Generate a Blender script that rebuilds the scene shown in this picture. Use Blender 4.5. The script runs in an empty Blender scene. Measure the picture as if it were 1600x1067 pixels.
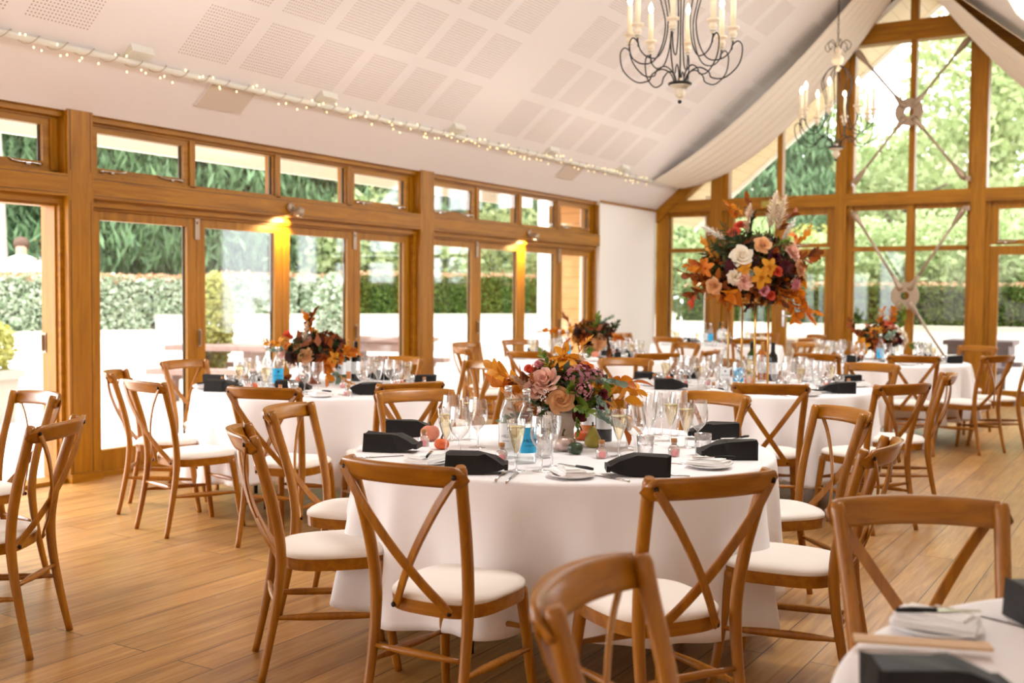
import bpy, math, random
import numpy as np
from mathutils import Vector, Matrix
random.seed(7); RNG = np.random.default_rng(7)
R = math.radians; PI = math.pi
SC = bpy.context.scene; COL = SC.collection

# ------------------------------------------------------------------ camera
CAM = np.array([7.032, 0.0, 1.43]); YAW, PIT, ROL = 0.549359, -0.042210, 0.0072524
F, PX, PY = 1691.33, 800.0, 533.5                      # focal length and centre in pixels of a 1600 x 1067 frame
_fw = np.array([-math.sin(YAW)*math.cos(PIT), math.cos(YAW)*math.cos(PIT), math.sin(PIT)])
_r = np.array([math.cos(YAW), math.sin(YAW), 0.0]); _u = np.cross(_r, _fw)
_rt = _r*math.cos(ROL)+_u*math.sin(ROL); _up = -_r*math.sin(ROL)+_u*math.cos(ROL)
cd = bpy.data.cameras.new('camera'); cam = bpy.data.objects.new('camera', cd); COL.objects.link(cam)
cam.matrix_world = Matrix(((_rt[0], _up[0], -_fw[0], CAM[0]), (_rt[1], _up[1], -_fw[1], CAM[1]), (_rt[2], _up[2], -_fw[2], CAM[2]), (0, 0, 0, 1)))
cd.sensor_width = 36.0; cd.lens = F/1600*36; cd.clip_end = 300; cd.clip_start = 0.05
cd.dof.use_dof = True; cd.dof.focus_distance = 4.3; cd.dof.aperture_fstop = 2.6
SC.camera = cam
def ray(x, y): return _fw+_rt*(x-PX)/F-_up*(y-PY)/F
def at(x, y, z):
    d = ray(x, y); return CAM+d*((z-CAM[2])/d[2])
def pxof(p):
    d = np.asarray(p, float)-CAM; return PX+F*(d@_rt)/(d@_fw)
# ------------------------------------------------------------------ world, lights, exposure
SC.view_settings.view_transform = 'Standard'; SC.view_settings.look = 'None'
SC.view_settings.exposure = 0.48; SC.view_settings.gamma = 1.0; SC.view_settings.use_curve_mapping = False
SC.cycles.transparent_max_bounces = 24; SC.cycles.max_bounces = 10; SC.cycles.glossy_bounces = 4
SC.cycles.caustics_reflective = False; SC.cycles.caustics_refractive = False; SC.cycles.sample_clamp_indirect = 8
W = bpy.data.worlds.new('sky'); SC.world = W; W.use_nodes = True
bg = W.node_tree.nodes['Background']; bg.inputs[0].default_value = (0.95, 0.975, 1.0, 1); bg.inputs[1].default_value = 5.0
def area(name, loc, direction, sx, sy, power, col=(1, 1, 1)):
    l = bpy.data.lights.new(name, 'AREA'); l.shape = 'RECTANGLE'; l.size = sx; l.size_y = sy; l.energy = power; l.color = col
    o = bpy.data.objects.new(name, l); COL.objects.link(o); o.location = loc
    o.rotation_euler = Vector(direction).to_track_quat('-Z', 'Y').to_euler(); return o
LIGHT_SLOTS = [(4.35, 5.7), (8.4, 9.75), (12.45, 13.86)]    # right-slope roof windows (y ranges); nearer two are added to light the tables
for a, b in LIGHT_SLOTS:
    area('added_roof_fill', (5.95, (a+b)/2, 6.012-.84*(5.95-3.83)+.32), (-.644, 0, -.765), b-a-.1, 1.0, 85, (1, .985, .96))  # added fill lamp above each roof opening, standing in for daylight
sun = bpy.data.lights.new('hazy_sun', 'SUN'); sun.energy = 5.0; sun.angle = R(50); sun.color = (1, .985, .96)
so = bpy.data.objects.new('hazy_sun', sun); COL.objects.link(so); so.rotation_euler = Vector((1, .12, -.62)).to_track_quat('-Z', 'Y').to_euler()
UPW = 0.9
area('added_rear_fill', (4.0, -3.3, 1.9), (0, 1, .02), 6.0, 2.6, 30, (1, .97, .95))  # added fill lamp behind the viewpoint; the rear wall has no window
def point(name, loc, power, col, rad=.05, parent=None):
    l = bpy.data.lights.new(name, 'POINT'); l.energy = power; l.color = col; l.shadow_soft_size = rad
    o = bpy.data.objects.new(name, l); COL.objects.link(o); o.location = loc; o.parent = parent; return o

# ------------------------------------------------------------------ materials
def lin(h):
    if isinstance(h, (tuple, list)): c = [v/255 for v in h]
    else: c = [int(h[i:i+2], 16)/255 for i in (1, 3, 5)]
    return tuple(v/12.92 if v <= .04045 else ((v+.055)/1.055)**2.4 for v in c)+(1,)
def new_mat(name):
    m = bpy.data.materials.new(name); m.use_nodes = True; nt = m.node_tree
    return m, nt, nt.nodes['Principled BSDF']
def mat(name, col, rough=.5, metal=0, spec=.5, sss=0, emit=None, es=0, sheen=0, noise=0, nscale=20, coat=0):
    m, nt, p = new_mat(name); c = lin(col)
    p.inputs['Base Color'].default_value = c; p.inputs['Roughness'].default_value = rough; p.inputs['Metallic'].default_value = metal
    p.inputs['Specular IOR Level'].default_value = spec; p.inputs['Coat Weight'].default_value = coat
    if sheen: p.inputs['Sheen Weight'].default_value = sheen
    if emit: p.inputs['Emission Color'].default_value = lin(emit); p.inputs['Emission Strength'].default_value = es
    if noise:
        tc = nt.nodes.new('ShaderNodeTexCoord'); n = nt.nodes.new('ShaderNodeTexNoise'); n.inputs['Scale'].default_value = nscale; n.inputs['Detail'].default_value = 4
        mx = nt.nodes.new('ShaderNodeMix'); mx.data_type = 'RGBA'
        mx.inputs[6].default_value = tuple(v*(1-noise) for v in c[:3])+(1,); mx.inputs[7].default_value = tuple(min(1, v*(1+noise)) for v in c[:3])+(1,)
        nt.links.new(tc.outputs['Object'], n.inputs['Vector']); nt.links.new(n.outputs['Fac'], mx.inputs[0]); nt.links.new(mx.outputs[2], p.inputs['Base Color'])
    return m
def wood(name, c1, c2, axis='Z', scale=9, rough=.35, stretch=14, spec=.5, coat=0):
    m, nt, p = new_mat(name)
    tc = nt.nodes.new('ShaderNodeTexCoord'); mp = nt.nodes.new('ShaderNodeMapping')
    s = [scale*3, scale*3, scale*3]; s['XYZ'.index(axis)] = scale*3/stretch; mp.inputs['Scale'].default_value = s
    n = nt.nodes.new('ShaderNodeTexNoise'); n.inputs['Scale'].default_value = 1.0; n.inputs['Detail'].default_value = 6; n.inputs['Roughness'].default_value = .65; n.inputs['Distortion'].default_value = .6
    cr = nt.nodes.new('ShaderNodeValToRGB'); cr.color_ramp.elements[0].position = .3; cr.color_ramp.elements[1].position = .72
    cr.color_ramp.elements[0].color = lin(c1); cr.color_ramp.elements[1].color = lin(c2)
    L = nt.links.new; L(tc.outputs['Object'], mp.inputs[0]); L(mp.outputs[0], n.inputs['Vector']); L(n.outputs['Fac'], cr.inputs[0]); L(cr.outputs[0], p.inputs['Base Color'])
    p.inputs['Roughness'].default_value = rough; p.inputs['Specular IOR Level'].default_value = spec; p.inputs['Coat Weight'].default_value = coat; p.inputs['Coat Roughness'].default_value = .2
    return m
def leafmat(name, c1, c2, trans=.35, rough=.5):
    m, nt, p = new_mat(name); g = nt.nodes.new('ShaderNodeNewGeometry'); cr = nt.nodes.new('ShaderNodeValToRGB')
    cr.color_ramp.elements[0].color = lin(c1); cr.color_ramp.elements[1].color = lin(c2)
    L = nt.links.new; L(g.outputs['Random Per Island'], cr.inputs[0]); L(cr.outputs[0], p.inputs['Base Color'])
    p.inputs['Roughness'].default_value = rough; p.inputs['Specular IOR Level'].default_value = .3
    t = nt.nodes.new('ShaderNodeBsdfTranslucent'); L(cr.outputs[0], t.inputs[0]); mx = nt.nodes.new('ShaderNodeMixShader'); mx.inputs[0].default_value = trans
    out = nt.nodes['Material Output']; L(p.outputs[0], mx.inputs[1]); L(t.outputs[0], mx.inputs[2]); L(mx.outputs[0], out.inputs[0])
    return m
def glassmat(name, tint=(1, 1, 1), edge=(.75, .74, .74), power=2.2, gl=.04, body=.06):
    m, nt, p = new_mat(name); nt.nodes.remove(p); L = nt.links.new
    tr = nt.nodes.new('ShaderNodeBsdfTransparent'); tr.inputs[0].default_value = tint+(1,)
    gs = nt.nodes.new('ShaderNodeBsdfGlossy'); gs.inputs['Roughness'].default_value = .03; gs.inputs[0].default_value = (1, 1, 1, 1)
    tr2 = nt.nodes.new('ShaderNodeBsdfTransparent'); tr2.inputs[0].default_value = edge+(1,)
    lw = nt.nodes.new('ShaderNodeLayerWeight'); lw.inputs[0].default_value = .5
    pw = nt.nodes.new('ShaderNodeMath'); pw.operation = 'POWER'; pw.inputs[1].default_value = power; L(lw.outputs['Facing'], pw.inputs[0])
    m1 = nt.nodes.new('ShaderNodeMixShader'); L(pw.outputs[0], m1.inputs[0]); L(tr.outputs[0], m1.inputs[1]); L(tr2.outputs[0], m1.inputs[2])
    ml = nt.nodes.new('ShaderNodeMath'); ml.operation = 'MULTIPLY_ADD'; ml.inputs[1].default_value = .55; ml.inputs[2].default_value = gl; L(pw.outputs[0], ml.inputs[0])
    m2 = nt.nodes.new('ShaderNodeMixShader'); L(ml.outputs[0], m2.inputs[0]); L(m1.outputs[0], m2.inputs[1]); L(gs.outputs[0], m2.inputs[2])
    L(m2.outputs[0], nt.nodes['Material Output'].inputs[0]); return m
M = {}
M['oak'] = wood('oak_joinery', '#875404', '#b2760a', 'Z', 7, .4, spec=.3)
M['oak_y'] = wood('oak_joinery_lengthwise', '#875404', '#b2760a', 'Y', 7, .4, spec=.3)
M['oak_x'] = wood('oak_joinery_across', '#875404', '#b2760a', 'X', 7, .4, spec=.3)
M['chair'] = wood('chair_wood', '#854c04', '#ae6e0c', 'Z', 10, .30)
M['chairx'] = wood('chair_wood_across', '#854c04', '#ae6e0c', 'X', 10, .30)
M['seat'] = mat('ivory_seat_fabric', '#ece2d8', .85, noise=.02, nscale=200, sheen=.2)
M['bolt'] = mat('dark_bolt', '#2a1c14', .4, .6)
M['wall'] = mat('white_wall_paint', '#efe9e3', .8)
M['white'] = mat('white_plastic', '#f0ece8', .5)
M['steel'] = mat('brushed_steel', '#a8937e', .4, .45)
M['chrome'] = mat('polished_chrome', '#d8d4d0', .15, 1)
M['cloth'] = mat('white_table_linen', '#f3eeee', .85, sheen=.15, noise=.015, nscale=300)
M['china'] = mat('white_china', '#f4f0ee', .25)
M['napkin'] = mat('white_napkin', '#f5f2f0', .85)
M['black'] = mat('black_paper', '#100e0e', .55, spec=.35, noise=.25, nscale=14)
M['blackm'] = mat('black_metal', '#1c1714', .5, .3)
M['cream'] = mat('cream_painted_wood', '#d8bd80', .5, noise=.05, nscale=30)
M['candle'] = mat('ivory_candle_sleeve', '#efe2c4', .6, emit='#ffe9c4', es=.04)
M['flame'] = mat('glowing_bulb', '#fff4dc', .4, emit='#ffe6b8', es=22)
M['fairy'] = mat('fairy_light_bulb', '#ffe9b0', .4, emit='#ffdf9a', es=3.0)
M['wire'] = mat('clear_cable', '#b9a890', .5)
M['gold'] = mat('gold_metal', '#d6a55a', .3, .85)
M['tabletop'] = wood('plywood_top', '#a98358', '#c49c6c', 'X', 5)
M['glass'] = glassmat('drinking_glass', (1, 1, 1), (.46, .45, .45), 1.5, .15)
M['pane'] = glassmat('window_glass', (.97, .985, .98), (.9, .93, .92), 3, .035)
M['clearbottle'] = glassmat('clear_bottle_glass', (.93, .96, .96), (.5, .56, .56), 1.6, .06)
M['champagne'] = mat('champagne', '#ead9a4', .2); 
def tintliquid(name, c, gl=.05): return glassmat(name, c, tuple(v*.7 for v in c), 1.8, gl)
M['champ'] = tintliquid('sparkling_champagne', (.95, .88, .68), .10)
M['green_glass'] = mat('dark_green_bottle', '#2f4a16', .12, spec=.8)
M['dark_glass'] = mat('near_black_bottle', '#141210', .12, spec=.8)
M['rose_glass'] = mat('amber_rose_bottle', '#c4702a', .12, spec=.8)
M['foil'] = mat('dark_foil', '#1e1616', .35, .3)
M['label_white'] = mat('white_label', '#f4f6f8', .6)
M['label_blue'] = mat('blue_label', '#2fb2e8', .55)
M['ink'] = mat('navy_ink', '#123a66', .6)
M['ink_grey'] = mat('grey_ink', '#70767e', .6)
M['cork'] = mat('cork', '#b07a48', .8, noise=.15, nscale=80)
M['favour'] = mat('pale_pink_sweets', '#ecc9bd', .6)
M['red'] = mat('coral_seal', '#d9523c', .5); M['pinkseal'] = mat('pink_flower_seal', '#e79a9a', .6)
M['orange_p'] = mat('orange_pumpkin_skin', '#e0632a', .45, noise=.1, nscale=40)
M['pearl_p'] = mat('pearl_pumpkin_skin', '#d9c0b6', .25, .35)
M['green_p'] = mat('dark_green_gourd_skin', '#36462a', .35, noise=.25, nscale=30)
M['yellow_p'] = mat('striped_yellow_gourd_skin', '#a8973c', .4, noise=.4, nscale=25)
M['pink_p'] = mat('salmon_pumpkin_skin', '#d98468', .5)
M['gold_p'] = mat('gold_painted_pumpkin', '#b89a5c', .35, .6)
M['stalk'] = mat('dry_stalk', '#5c4a2c', .8)
M['vase'] = mat('pale_stone_vase', '#cdb9a6', .7, noise=.05, nscale=40)
M['terracotta'] = mat('terracotta_vase', '#b5714f', .7)
def petalmat(name, v):
    m = mat(name, v, .7, noise=.12, nscale=60); nt = m.node_tree; p = nt.nodes['Principled BSDF']; t = nt.nodes.new('ShaderNodeBsdfTranslucent'); t.inputs[0].default_value = lin(v)
    mx = nt.nodes.new('ShaderNodeMixShader'); mx.inputs[0].default_value = .35; nt.links.new(p.outputs[0], mx.inputs[1]); nt.links.new(t.outputs[0], mx.inputs[2]); nt.links.new(mx.outputs[0], nt.nodes['Material Output'].inputs[0]); return m
for k, v in dict(peach='#e6ae78', orange='#e8862a', blush='#efc0ac', cream='#f3e6d2', burg='#5a121a', mustard='#e0971c', dusty='#b5707a', rust='#b5561a', brown='#6a4424', pale='#e8d2b8', coral='#dd5a3c', white='#f6f2ea', pinky='#e39aa0', berry='#8e2b3c').items():
    M[k] = petalmat(k+'_petal', v)
M['g_dark'] = leafmat('dark_green_leaf', '#1e2a14', '#3c4a1e', .2); M['g_mid'] = leafmat('fresh_green_leaf', '#4c661c', '#7a8c30', .3)
M['euca'] = leafmat('eucalyptus_leaf', '#6f8474', '#93a48e', .2); M['autumn'] = leafmat('autumn_leaf', '#a8500e', '#e08a1c', .35)
M['rustleaf'] = leafmat('rust_leaf', '#5a2c10', '#a4541c', .3); M['deepleaf'] = leafmat('deep_plum_leaf', '#2a1612', '#4c2418', .2); M['ochre'] = leafmat('ochre_leaf', '#c8801a', '#eaa63c', .35)
M['olive'] = leafmat('olive_leaf', '#4a4a22', '#7c7a48', .3); M['stem'] = mat('brown_stem', '#6a4a2a', .8)
# outside
M['pave'] = mat('pale_paving', '#e6ded2', .8, noise=.06, nscale=1.5)
M['render'] = mat('white_rendered_wall', '#f2f0ea', .9); M['coping'] = mat('stone_coping', '#cfc8b4', .9, noise=.08, nscale=6)
M['hedge'] = leafmat('hedge_leaf', '#35501c', '#6e8438', .3); M['hedgepale'] = leafmat('glossy_pale_hedge_leaf', '#7f9670', '#dfe6d4', .25, .25)
M['hedgetop'] = leafmat('copper_tip_leaf', '#b07a4e', '#dcb494', .3)
M['conifer'] = leafmat('conifer_spray', '#34502c', '#86a578', .3); M['broad'] = leafmat('broad_leaf', '#8c9a62', '#c0c796', .45)
M['broad2'] = leafmat('light_leaf', '#8fa468', '#cdd6a6', .45); M['yellowleaf'] = leafmat('yellow_leaf', '#8f9040', '#c6c47c', .35)
M['bark'] = mat('bark', '#6a5c4c', .9, noise=.3, nscale=8); M['palebark'] = mat('pale_bark', '#b8b0a2', .9, noise=.2, nscale=8)
M['core'] = mat('dark_twigs', '#22301a', 1)  # dark solid core inside the hedges
M['picnic'] = wood('weathered_timber', '#7d625a', '#98796e', 'X', 4, .7); M['darkpicnic'] = wood('dark_timber', '#4c3c40', '#6a585a', 'X', 4, .7); M['palepicnic'] = wood('silvered_timber', '#9a8674', '#b09c8a', 'Y', 4, .7)  # three timber tones, the darkest for a table beyond the gable
M['soil'] = mat('soil', '#4a3a2a', 1); M['lawn'] = mat('lawn_green', '#7f9450', 1, noise=.2, nscale=3)
M['tile'] = mat('grey_planter_stone', '#a39c92', .8)
M['skin'] = mat('skin', '#d8a888', .6); M['hair'] = mat('brown_hair', '#5a4030', .7); M['shirt'] = mat('white_shirt', '#eef0f4', .8); M['jeans'] = mat('blue_trousers', '#3458a8', .8)
M['rubber'] = mat('black_rubber', '#151313', .6); M['vent'] = mat('grey_grille', '#d2c3b5', .7)
M['tan_flat'] = mat('plain_tan', '#d8b48c', .7)

def board_mat(name, base, dark, axis, pitch, rough=.6, c2=None, line=.035):
    """boards with thin dark joints every `pitch` metres along `axis`"""
    m, nt, p = new_mat(name); L = nt.links.new
    tc = nt.nodes.new('ShaderNodeTexCoord'); sx = nt.nodes.new('ShaderNodeSeparateXYZ'); L(tc.outputs['Object'], sx.inputs[0])
    dv = nt.nodes.new('ShaderNodeMath'); dv.operation = 'DIVIDE'; dv.inputs[1].default_value = pitch; L(sx.outputs['XYZ'.index(axis)], dv.inputs[0])
    fr = nt.nodes.new('ShaderNodeMath'); fr.operation = 'FRACT'; L(dv.outputs[0], fr.inputs[0])
    lt = nt.nodes.new('ShaderNodeMath'); lt.operation = 'LESS_THAN'; lt.inputs[1].default_value = line; L(fr.outputs[0], lt.inputs[0])
    n = nt.nodes.new('ShaderNodeTexNoise'); n.inputs['Scale'].default_value = 6; L(tc.outputs['Object'], n.inputs['Vector'])
    m0 = nt.nodes.new('ShaderNodeMix'); m0.data_type = 'RGBA'; m0.inputs[6].default_value = lin(base); m0.inputs[7].default_value = lin(c2 or base); L(n.outputs['Fac'], m0.inputs[0])
    mx = nt.nodes.new('ShaderNodeMix'); mx.data_type = 'RGBA'; L(lt.outputs[0], mx.inputs[0]); L(m0.outputs[2], mx.inputs[6]); mx.inputs[7].default_value = lin(dark)
    L(mx.outputs[2], p.inputs['Base Color']); p.inputs['Roughness'].default_value = rough; return m
M['soffit'] = board_mat('pale_soffit_boards', '#cdb48c', '#8a7250', 'X', .14)
M['clad'] = board_mat('cedar_cladding', '#d08a4a', '#7a4a20', 'Z', .155, c2='#dda468')

def floor_mat():
    m, nt, p = new_mat('oak_floor_planks'); L = nt.links.new; N = nt.nodes.new
    tc = N('ShaderNodeTexCoord'); mp = N('ShaderNodeMapping'); mp.inputs['Rotation'].default_value = (0, 0, PI/2); mp.inputs['Location'].default_value = (0, .046, 0); L(tc.outputs['Object'], mp.inputs[0])
    b = N('ShaderNodeTexBrick'); b.inputs['Scale'].default_value = 1; b.inputs['Mortar Size'].default_value = .0028; b.inputs['Brick Width'].default_value = 2.1; b.inputs['Row Height'].default_value = .19
    b.inputs['Color1'].default_value = (0, 0, 0, 1); b.inputs['Color2'].default_value = (1, 1, 1, 1); b.inputs['Mortar'].default_value = (.5, .5, .5, 1); b.offset = .37; L(mp.outputs[0], b.inputs['Vector'])
    g = N('ShaderNodeMapping'); g.inputs['Scale'].default_value = (26, 1.6, 1); L(tc.outputs['Object'], g.inputs[0])
    ad = N('ShaderNodeVectorMath'); ad.operation = 'ADD'; L(g.outputs[0], ad.inputs[0]); sc = N('ShaderNodeVectorMath'); sc.operation = 'SCALE'; sc.inputs[3].default_value = 31; L(b.outputs['Color'], sc.inputs[0]); L(sc.outputs[0], ad.inputs[1])
    n = N('ShaderNodeTexNoise'); n.inputs['Scale'].default_value = 1; n.inputs['Detail'].default_value = 7; n.inputs['Roughness'].default_value = .62; n.inputs['Distortion'].default_value = .8; L(ad.outputs[0], n.inputs['Vector'])
    cr = N('ShaderNodeValToRGB'); e = cr.color_ramp.elements; e[0].position = .3; e[0].color = lin('#8f602c'); e[1].position = .68; e[1].color = lin('#bd8e52'); L(n.outputs['Fac'], cr.inputs[0])
    hs = N('ShaderNodeHueSaturation'); L(cr.outputs[0], hs.inputs['Color']); mr = N('ShaderNodeMapRange'); mr.inputs[3].default_value = .82; mr.inputs[4].default_value = 1.16; L(b.outputs['Color'], mr.inputs[0]); L(mr.outputs[0], hs.inputs['Value'])
    mx = N('ShaderNodeMix'); mx.data_type = 'RGBA'; L(b.outputs['Fac'], mx.inputs[0]); L(hs.outputs[0], mx.inputs[6]); mx.inputs[7].default_value = lin('#4a2c12'); L(mx.outputs[2], p.inputs['Base Color'])
    n2 = N('ShaderNodeTexNoise'); n2.inputs['Scale'].default_value = 1.5; L(tc.outputs['Object'], n2.inputs['Vector'])
    m2 = N('ShaderNodeMapRange'); m2.inputs[3].default_value = .24; m2.inputs[4].default_value = .42; L(n2.outputs['Fac'], m2.inputs[0]); L(m2.outputs[0], p.inputs['Roughness'])
    bp = N('ShaderNodeBump'); bp.inputs['Strength'].default_value = .25; bp.inputs['Distance'].default_value = .002; iv = N('ShaderNodeMath'); iv.operation = 'SUBTRACT'; iv.inputs[0].default_value = 1; L(b.outputs['Fac'], iv.inputs[1]); L(iv.outputs[0], bp.inputs['Height']); L(bp.outputs[0], p.inputs['Normal'])
    return m
M['floor'] = floor_mat()
def ceiling_mat(sx):
    """white board with square fields of round perforations; s runs up the slope, y along the room"""
    m, nt, p = new_mat('perforated_ceiling_board'); L = nt.links.new; N = nt.nodes.new
    def mt(op, a, b=None, c=None):
        n = N('ShaderNodeMath'); n.operation = op
        for i, v in enumerate((a, b, c)):
            if v is None: continue
            if isinstance(v, (int, float)): n.inputs[i].default_value = v
            else: L(v, n.inputs[i])
        return n.outputs[0]
    tc = N('ShaderNodeTexCoord'); sp = N('ShaderNodeSeparateXYZ'); L(tc.outputs['Object'], sp.inputs[0])
    y = sp.outputs[1]; s = mt('MULTIPLY', sp.outputs[0], sx)          # slope distance = x * sqrt(1+.84^2)
    yb = mt('MULTIPLY', mt('FRACT', mt('DIVIDE', mt('SUBTRACT', y, 5.72-4.45*2), 4.45)), 4.45)
    yp = mt('MULTIPLY', mt('FRACT', mt('DIVIDE', yb, .634)), .634)
    inb = mt('LESS_THAN', yb, .634*5+.52)
    iny = mt('LESS_THAN', yp, .5)
    spn = mt('MULTIPLY', mt('FRACT', mt('DIVIDE', mt('SUBTRACT', s, .70), .61)), .61)
    ins = mt('MULTIPLY', mt('LESS_THAN', spn, .5), mt('MULTIPLY', mt('GREATER_THAN', s, .7), mt('LESS_THAN', s, 4.9)))
    pit = .5/18
    u = mt('SUBTRACT', mt('FRACT', mt('DIVIDE', yp, pit)), .5); v = mt('SUBTRACT', mt('FRACT', mt('DIVIDE', spn, pit)), .5)
    d = mt('ADD', mt('MULTIPLY', u, u), mt('MULTIPLY', v, v)); dot = mt('LESS_THAN', d, .040)
    f = mt('MULTIPLY', mt('MULTIPLY', dot, inb), mt('MULTIPLY', iny, ins))
    mx = N('ShaderNodeMix'); mx.data_type = 'RGBA'; L(f, mx.inputs[0]); mx.inputs[6].default_value = lin('#e9e2e1'); mx.inputs[7].default_value = lin('#927260')
    L(mx.outputs[2], p.inputs['Base Color']); p.inputs['Roughness'].default_value = .85; return m
M['ceil'] = ceiling_mat(math.sqrt(1+.84**2)); M['ceilplain'] = mat('white_ceiling_board', '#e9e2e1', .85)
def drape_mat():
    m, nt, p = new_mat('sheer_cream_fabric'); p.inputs['Base Color'].default_value = lin('#fff6ea'); p.inputs['Roughness'].default_value = .9
    t = nt.nodes.new('ShaderNodeBsdfTranslucent'); t.inputs[0].default_value = lin('#fff6ea'); mx = nt.nodes.new('ShaderNodeMixShader'); mx.inputs[0].default_value = .15
    nt.links.new(p.outputs[0], mx.inputs[1]); nt.links.new(t.outputs[0], mx.inputs[2]); nt.links.new(mx.outputs[0], nt.nodes['Material Output'].inputs[0]); return m
M['drape'] = drape_mat()

# ------------------------------------------------------------------ mesh helpers
class MB:
    def __init__(s): s.v = []; s.f = []; s.sm = []; s.mi = []
    def add(s, vs, fs, smooth=False, m=0, mx=None):
        o = len(s.v)
        if mx is not None: vs = [tuple(mx @ Vector(p)) for p in vs]
        s.v += [tuple(p) for p in vs]; s.f += [tuple(i+o for i in f) for f in fs]; s.sm += [smooth]*len(fs); s.mi += [m]*len(fs); return s
    def box(s, x0, x1, y0, y1, z0, z1, m=0, mx=None):
        return s.add([(x0, y0, z0), (x1, y0, z0), (x1, y1, z0), (x0, y1, z0), (x0, y0, z1), (x1, y0, z1), (x1, y1, z1), (x0, y1, z1)],
                     [(0, 3, 2, 1), (4, 5, 6, 7), (0, 1, 5, 4), (1, 2, 6, 5), (2, 3, 7, 6), (3, 0, 4, 7)], False, m, mx)
    def cbox(s, c, d, m=0, mx=None): return s.box(c[0]-d[0]/2, c[0]+d[0]/2, c[1]-d[1]/2, c[1]+d[1]/2, c[2]-d[2]/2, c[2]+d[2]/2, m, mx)
    def loft(s, rings, closed=True, caps=True, smooth=True, m=0, mx=None):
        n = len(rings[0]); vs = [p for r in rings for p in r]; fs = []
        for i in range(len(rings)-1):
            for j in range(n if closed else n-1):
                k = (j+1) % n; fs.append((i*n+j, i*n+k, (i+1)*n+k, (i+1)*n+j))
        o = len(s.v); s.add(vs, fs, smooth, m, mx)
        if caps and closed:
            s.f += [tuple(o+j for j in reversed(range(n))), tuple(o+(len(rings)-1)*n+j for j in range(n))]; s.sm += [False]*2; s.mi += [m]*2
        return s
    def tube(s, pts, r, n=8, caps=True, m=0, mx=None, flat=1.0, up=None):
        P = [Vector(p) for p in pts]; rr = r if isinstance(r, (list, tuple)) else [r]*len(P); rings = []; nrm = None
        for i, p in enumerate(P):
            t = (P[min(i+1, len(P)-1)]-P[max(i-1, 0)]).normalized()
            if nrm is None: nrm = Vector(up) if up else (Vector((0, 0, 1)) if abs(t.z) < .9 else Vector((1, 0, 0)))
            nrm = (nrm-t*nrm.dot(t)).normalized(); b = t.cross(nrm)
            rings.append([p+(nrm*math.cos(2*PI*k/n)+b*math.sin(2*PI*k/n)*flat)*rr[i] for k in range(n)])
        return s.loft(rings, True, caps, True, m, mx)
    def lathe(s, prof, n=16, m=0, mx=None, closed=False):
        rings = [[(r*math.cos(2*PI*k/n), r*math.sin(2*PI*k/n), z) for k in range(n)] for r, z in prof]
        return s.loft(rings, True, not closed, True, m, mx)
    def ball(s, c, r, n=8, m=0, sz=1.0, mx=None):
        k = max(4, n//2+1); rings = [[(c[0]+r*math.sin(PI*(i+.02)/(k+.04))*math.cos(2*PI*j/n), c[1]+r*math.sin(PI*(i+.02)/(k+.04))*math.sin(2*PI*j/n), c[2]-r*sz*math.cos(PI*(i+.02)/(k+.04))) for j in range(n)] for i in range(k+1)]
        return s.loft(rings, True, True, True, m, mx)
    def prism(s, poly, axis, a, b, m=0, mx=None):
        n = len(poly)
        def P(u, v, w): return (w, u, v) if axis == 'X' else (u, w, v) if axis == 'Y' else (u, v, w)
        vs = [P(u, v, a) for u, v in poly]+[P(u, v, b) for u, v in poly]
        return s.add(vs, [tuple(range(n)), tuple(reversed(range(n, 2*n)))]+[(i, i+n, (i+1) % n+n, (i+1) % n) for i in range(n)], False, m, mx)
    def mesh(s, name, *mats):
        me = bpy.data.meshes.new(name); me.from_pydata(s.v, [], s.f)
        for m in mats: me.materials.append(M[m] if isinstance(m, str) else m)
        me.polygons.foreach_set('use_smooth', s.sm); me.polygons.foreach_set('material_index', s.mi); me.update(); return me
    def build(s, name, *mats, parent=None, loc=None, rz=0): return link(name, s.mesh(name, *mats), parent, loc, rz)
def link(name, me, parent=None, loc=None, rz=0, mx=None, sc=None):
    o = bpy.data.objects.new(name, me); COL.objects.link(o); o.parent = parent
    if mx is not None: o.matrix_local = mx
    else:
        if loc is not None: o.location = loc
        o.rotation_euler = (0, 0, rz)
        if sc: o.scale = (sc,)*3 if isinstance(sc, (int, float)) else sc
    return o
def tag(o, label, cat, group=None, kind=None):
    o['label'] = label; o['category'] = cat
    if group: o['group'] = group
    if kind: o['kind'] = kind
    return o
def thing(name, label, cat, loc=(0, 0, 0), rz=0, group=None):
    o = bpy.data.objects.new(name, None); COL.objects.link(o); o.location = loc; o.rotation_euler = (0, 0, rz); o.empty_display_size = .1
    return tag(o, label, cat, group)
def struct(o, label=None, cat=None):
    o['kind'] = 'structure'
    if label: o['label'] = label; o['category'] = cat
    return o
def kids(o, tmpl):
    """copies of every part (and sub-part) of tmpl under o"""
    for ch in CH[tmpl]:
        c = ch.copy(); COL.objects.link(c); c.parent = o
        for g in CH.get(ch, []):
            d = g.copy(); COL.objects.link(d); d.parent = c
    return o
CH = {}
def proto(parent, name, me, sub=None, mx=None):
    if parent == 'chair' and mx is None:
        for v in me.vertices: v.co.x *= .93
    elif parent == 'chair': mx = Matrix.Diagonal((.93, 1, 1, 1)) @ mx
    o = bpy.data.objects.new(name, me)
    if mx is not None: o.matrix_local = mx
    CH.setdefault(parent, []).append(o); return o
def jitter(me, a):
    for v in me.vertices: v.co += Vector(RNG.normal(0, a, 3))
ORD = ['first', 'second', 'third', 'fourth', 'fifth', 'sixth', 'seventh', 'eighth', 'ninth', 'tenth', 'eleventh', 'twelfth', 'thirteenth', 'fourteenth', 'fifteenth', 'sixteenth', 'seventeenth', 'eighteenth', 'nineteenth', 'twentieth', 'twenty-first', 'twenty-second', 'twenty-third', 'twenty-fourth', 'twenty-fifth']
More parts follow.
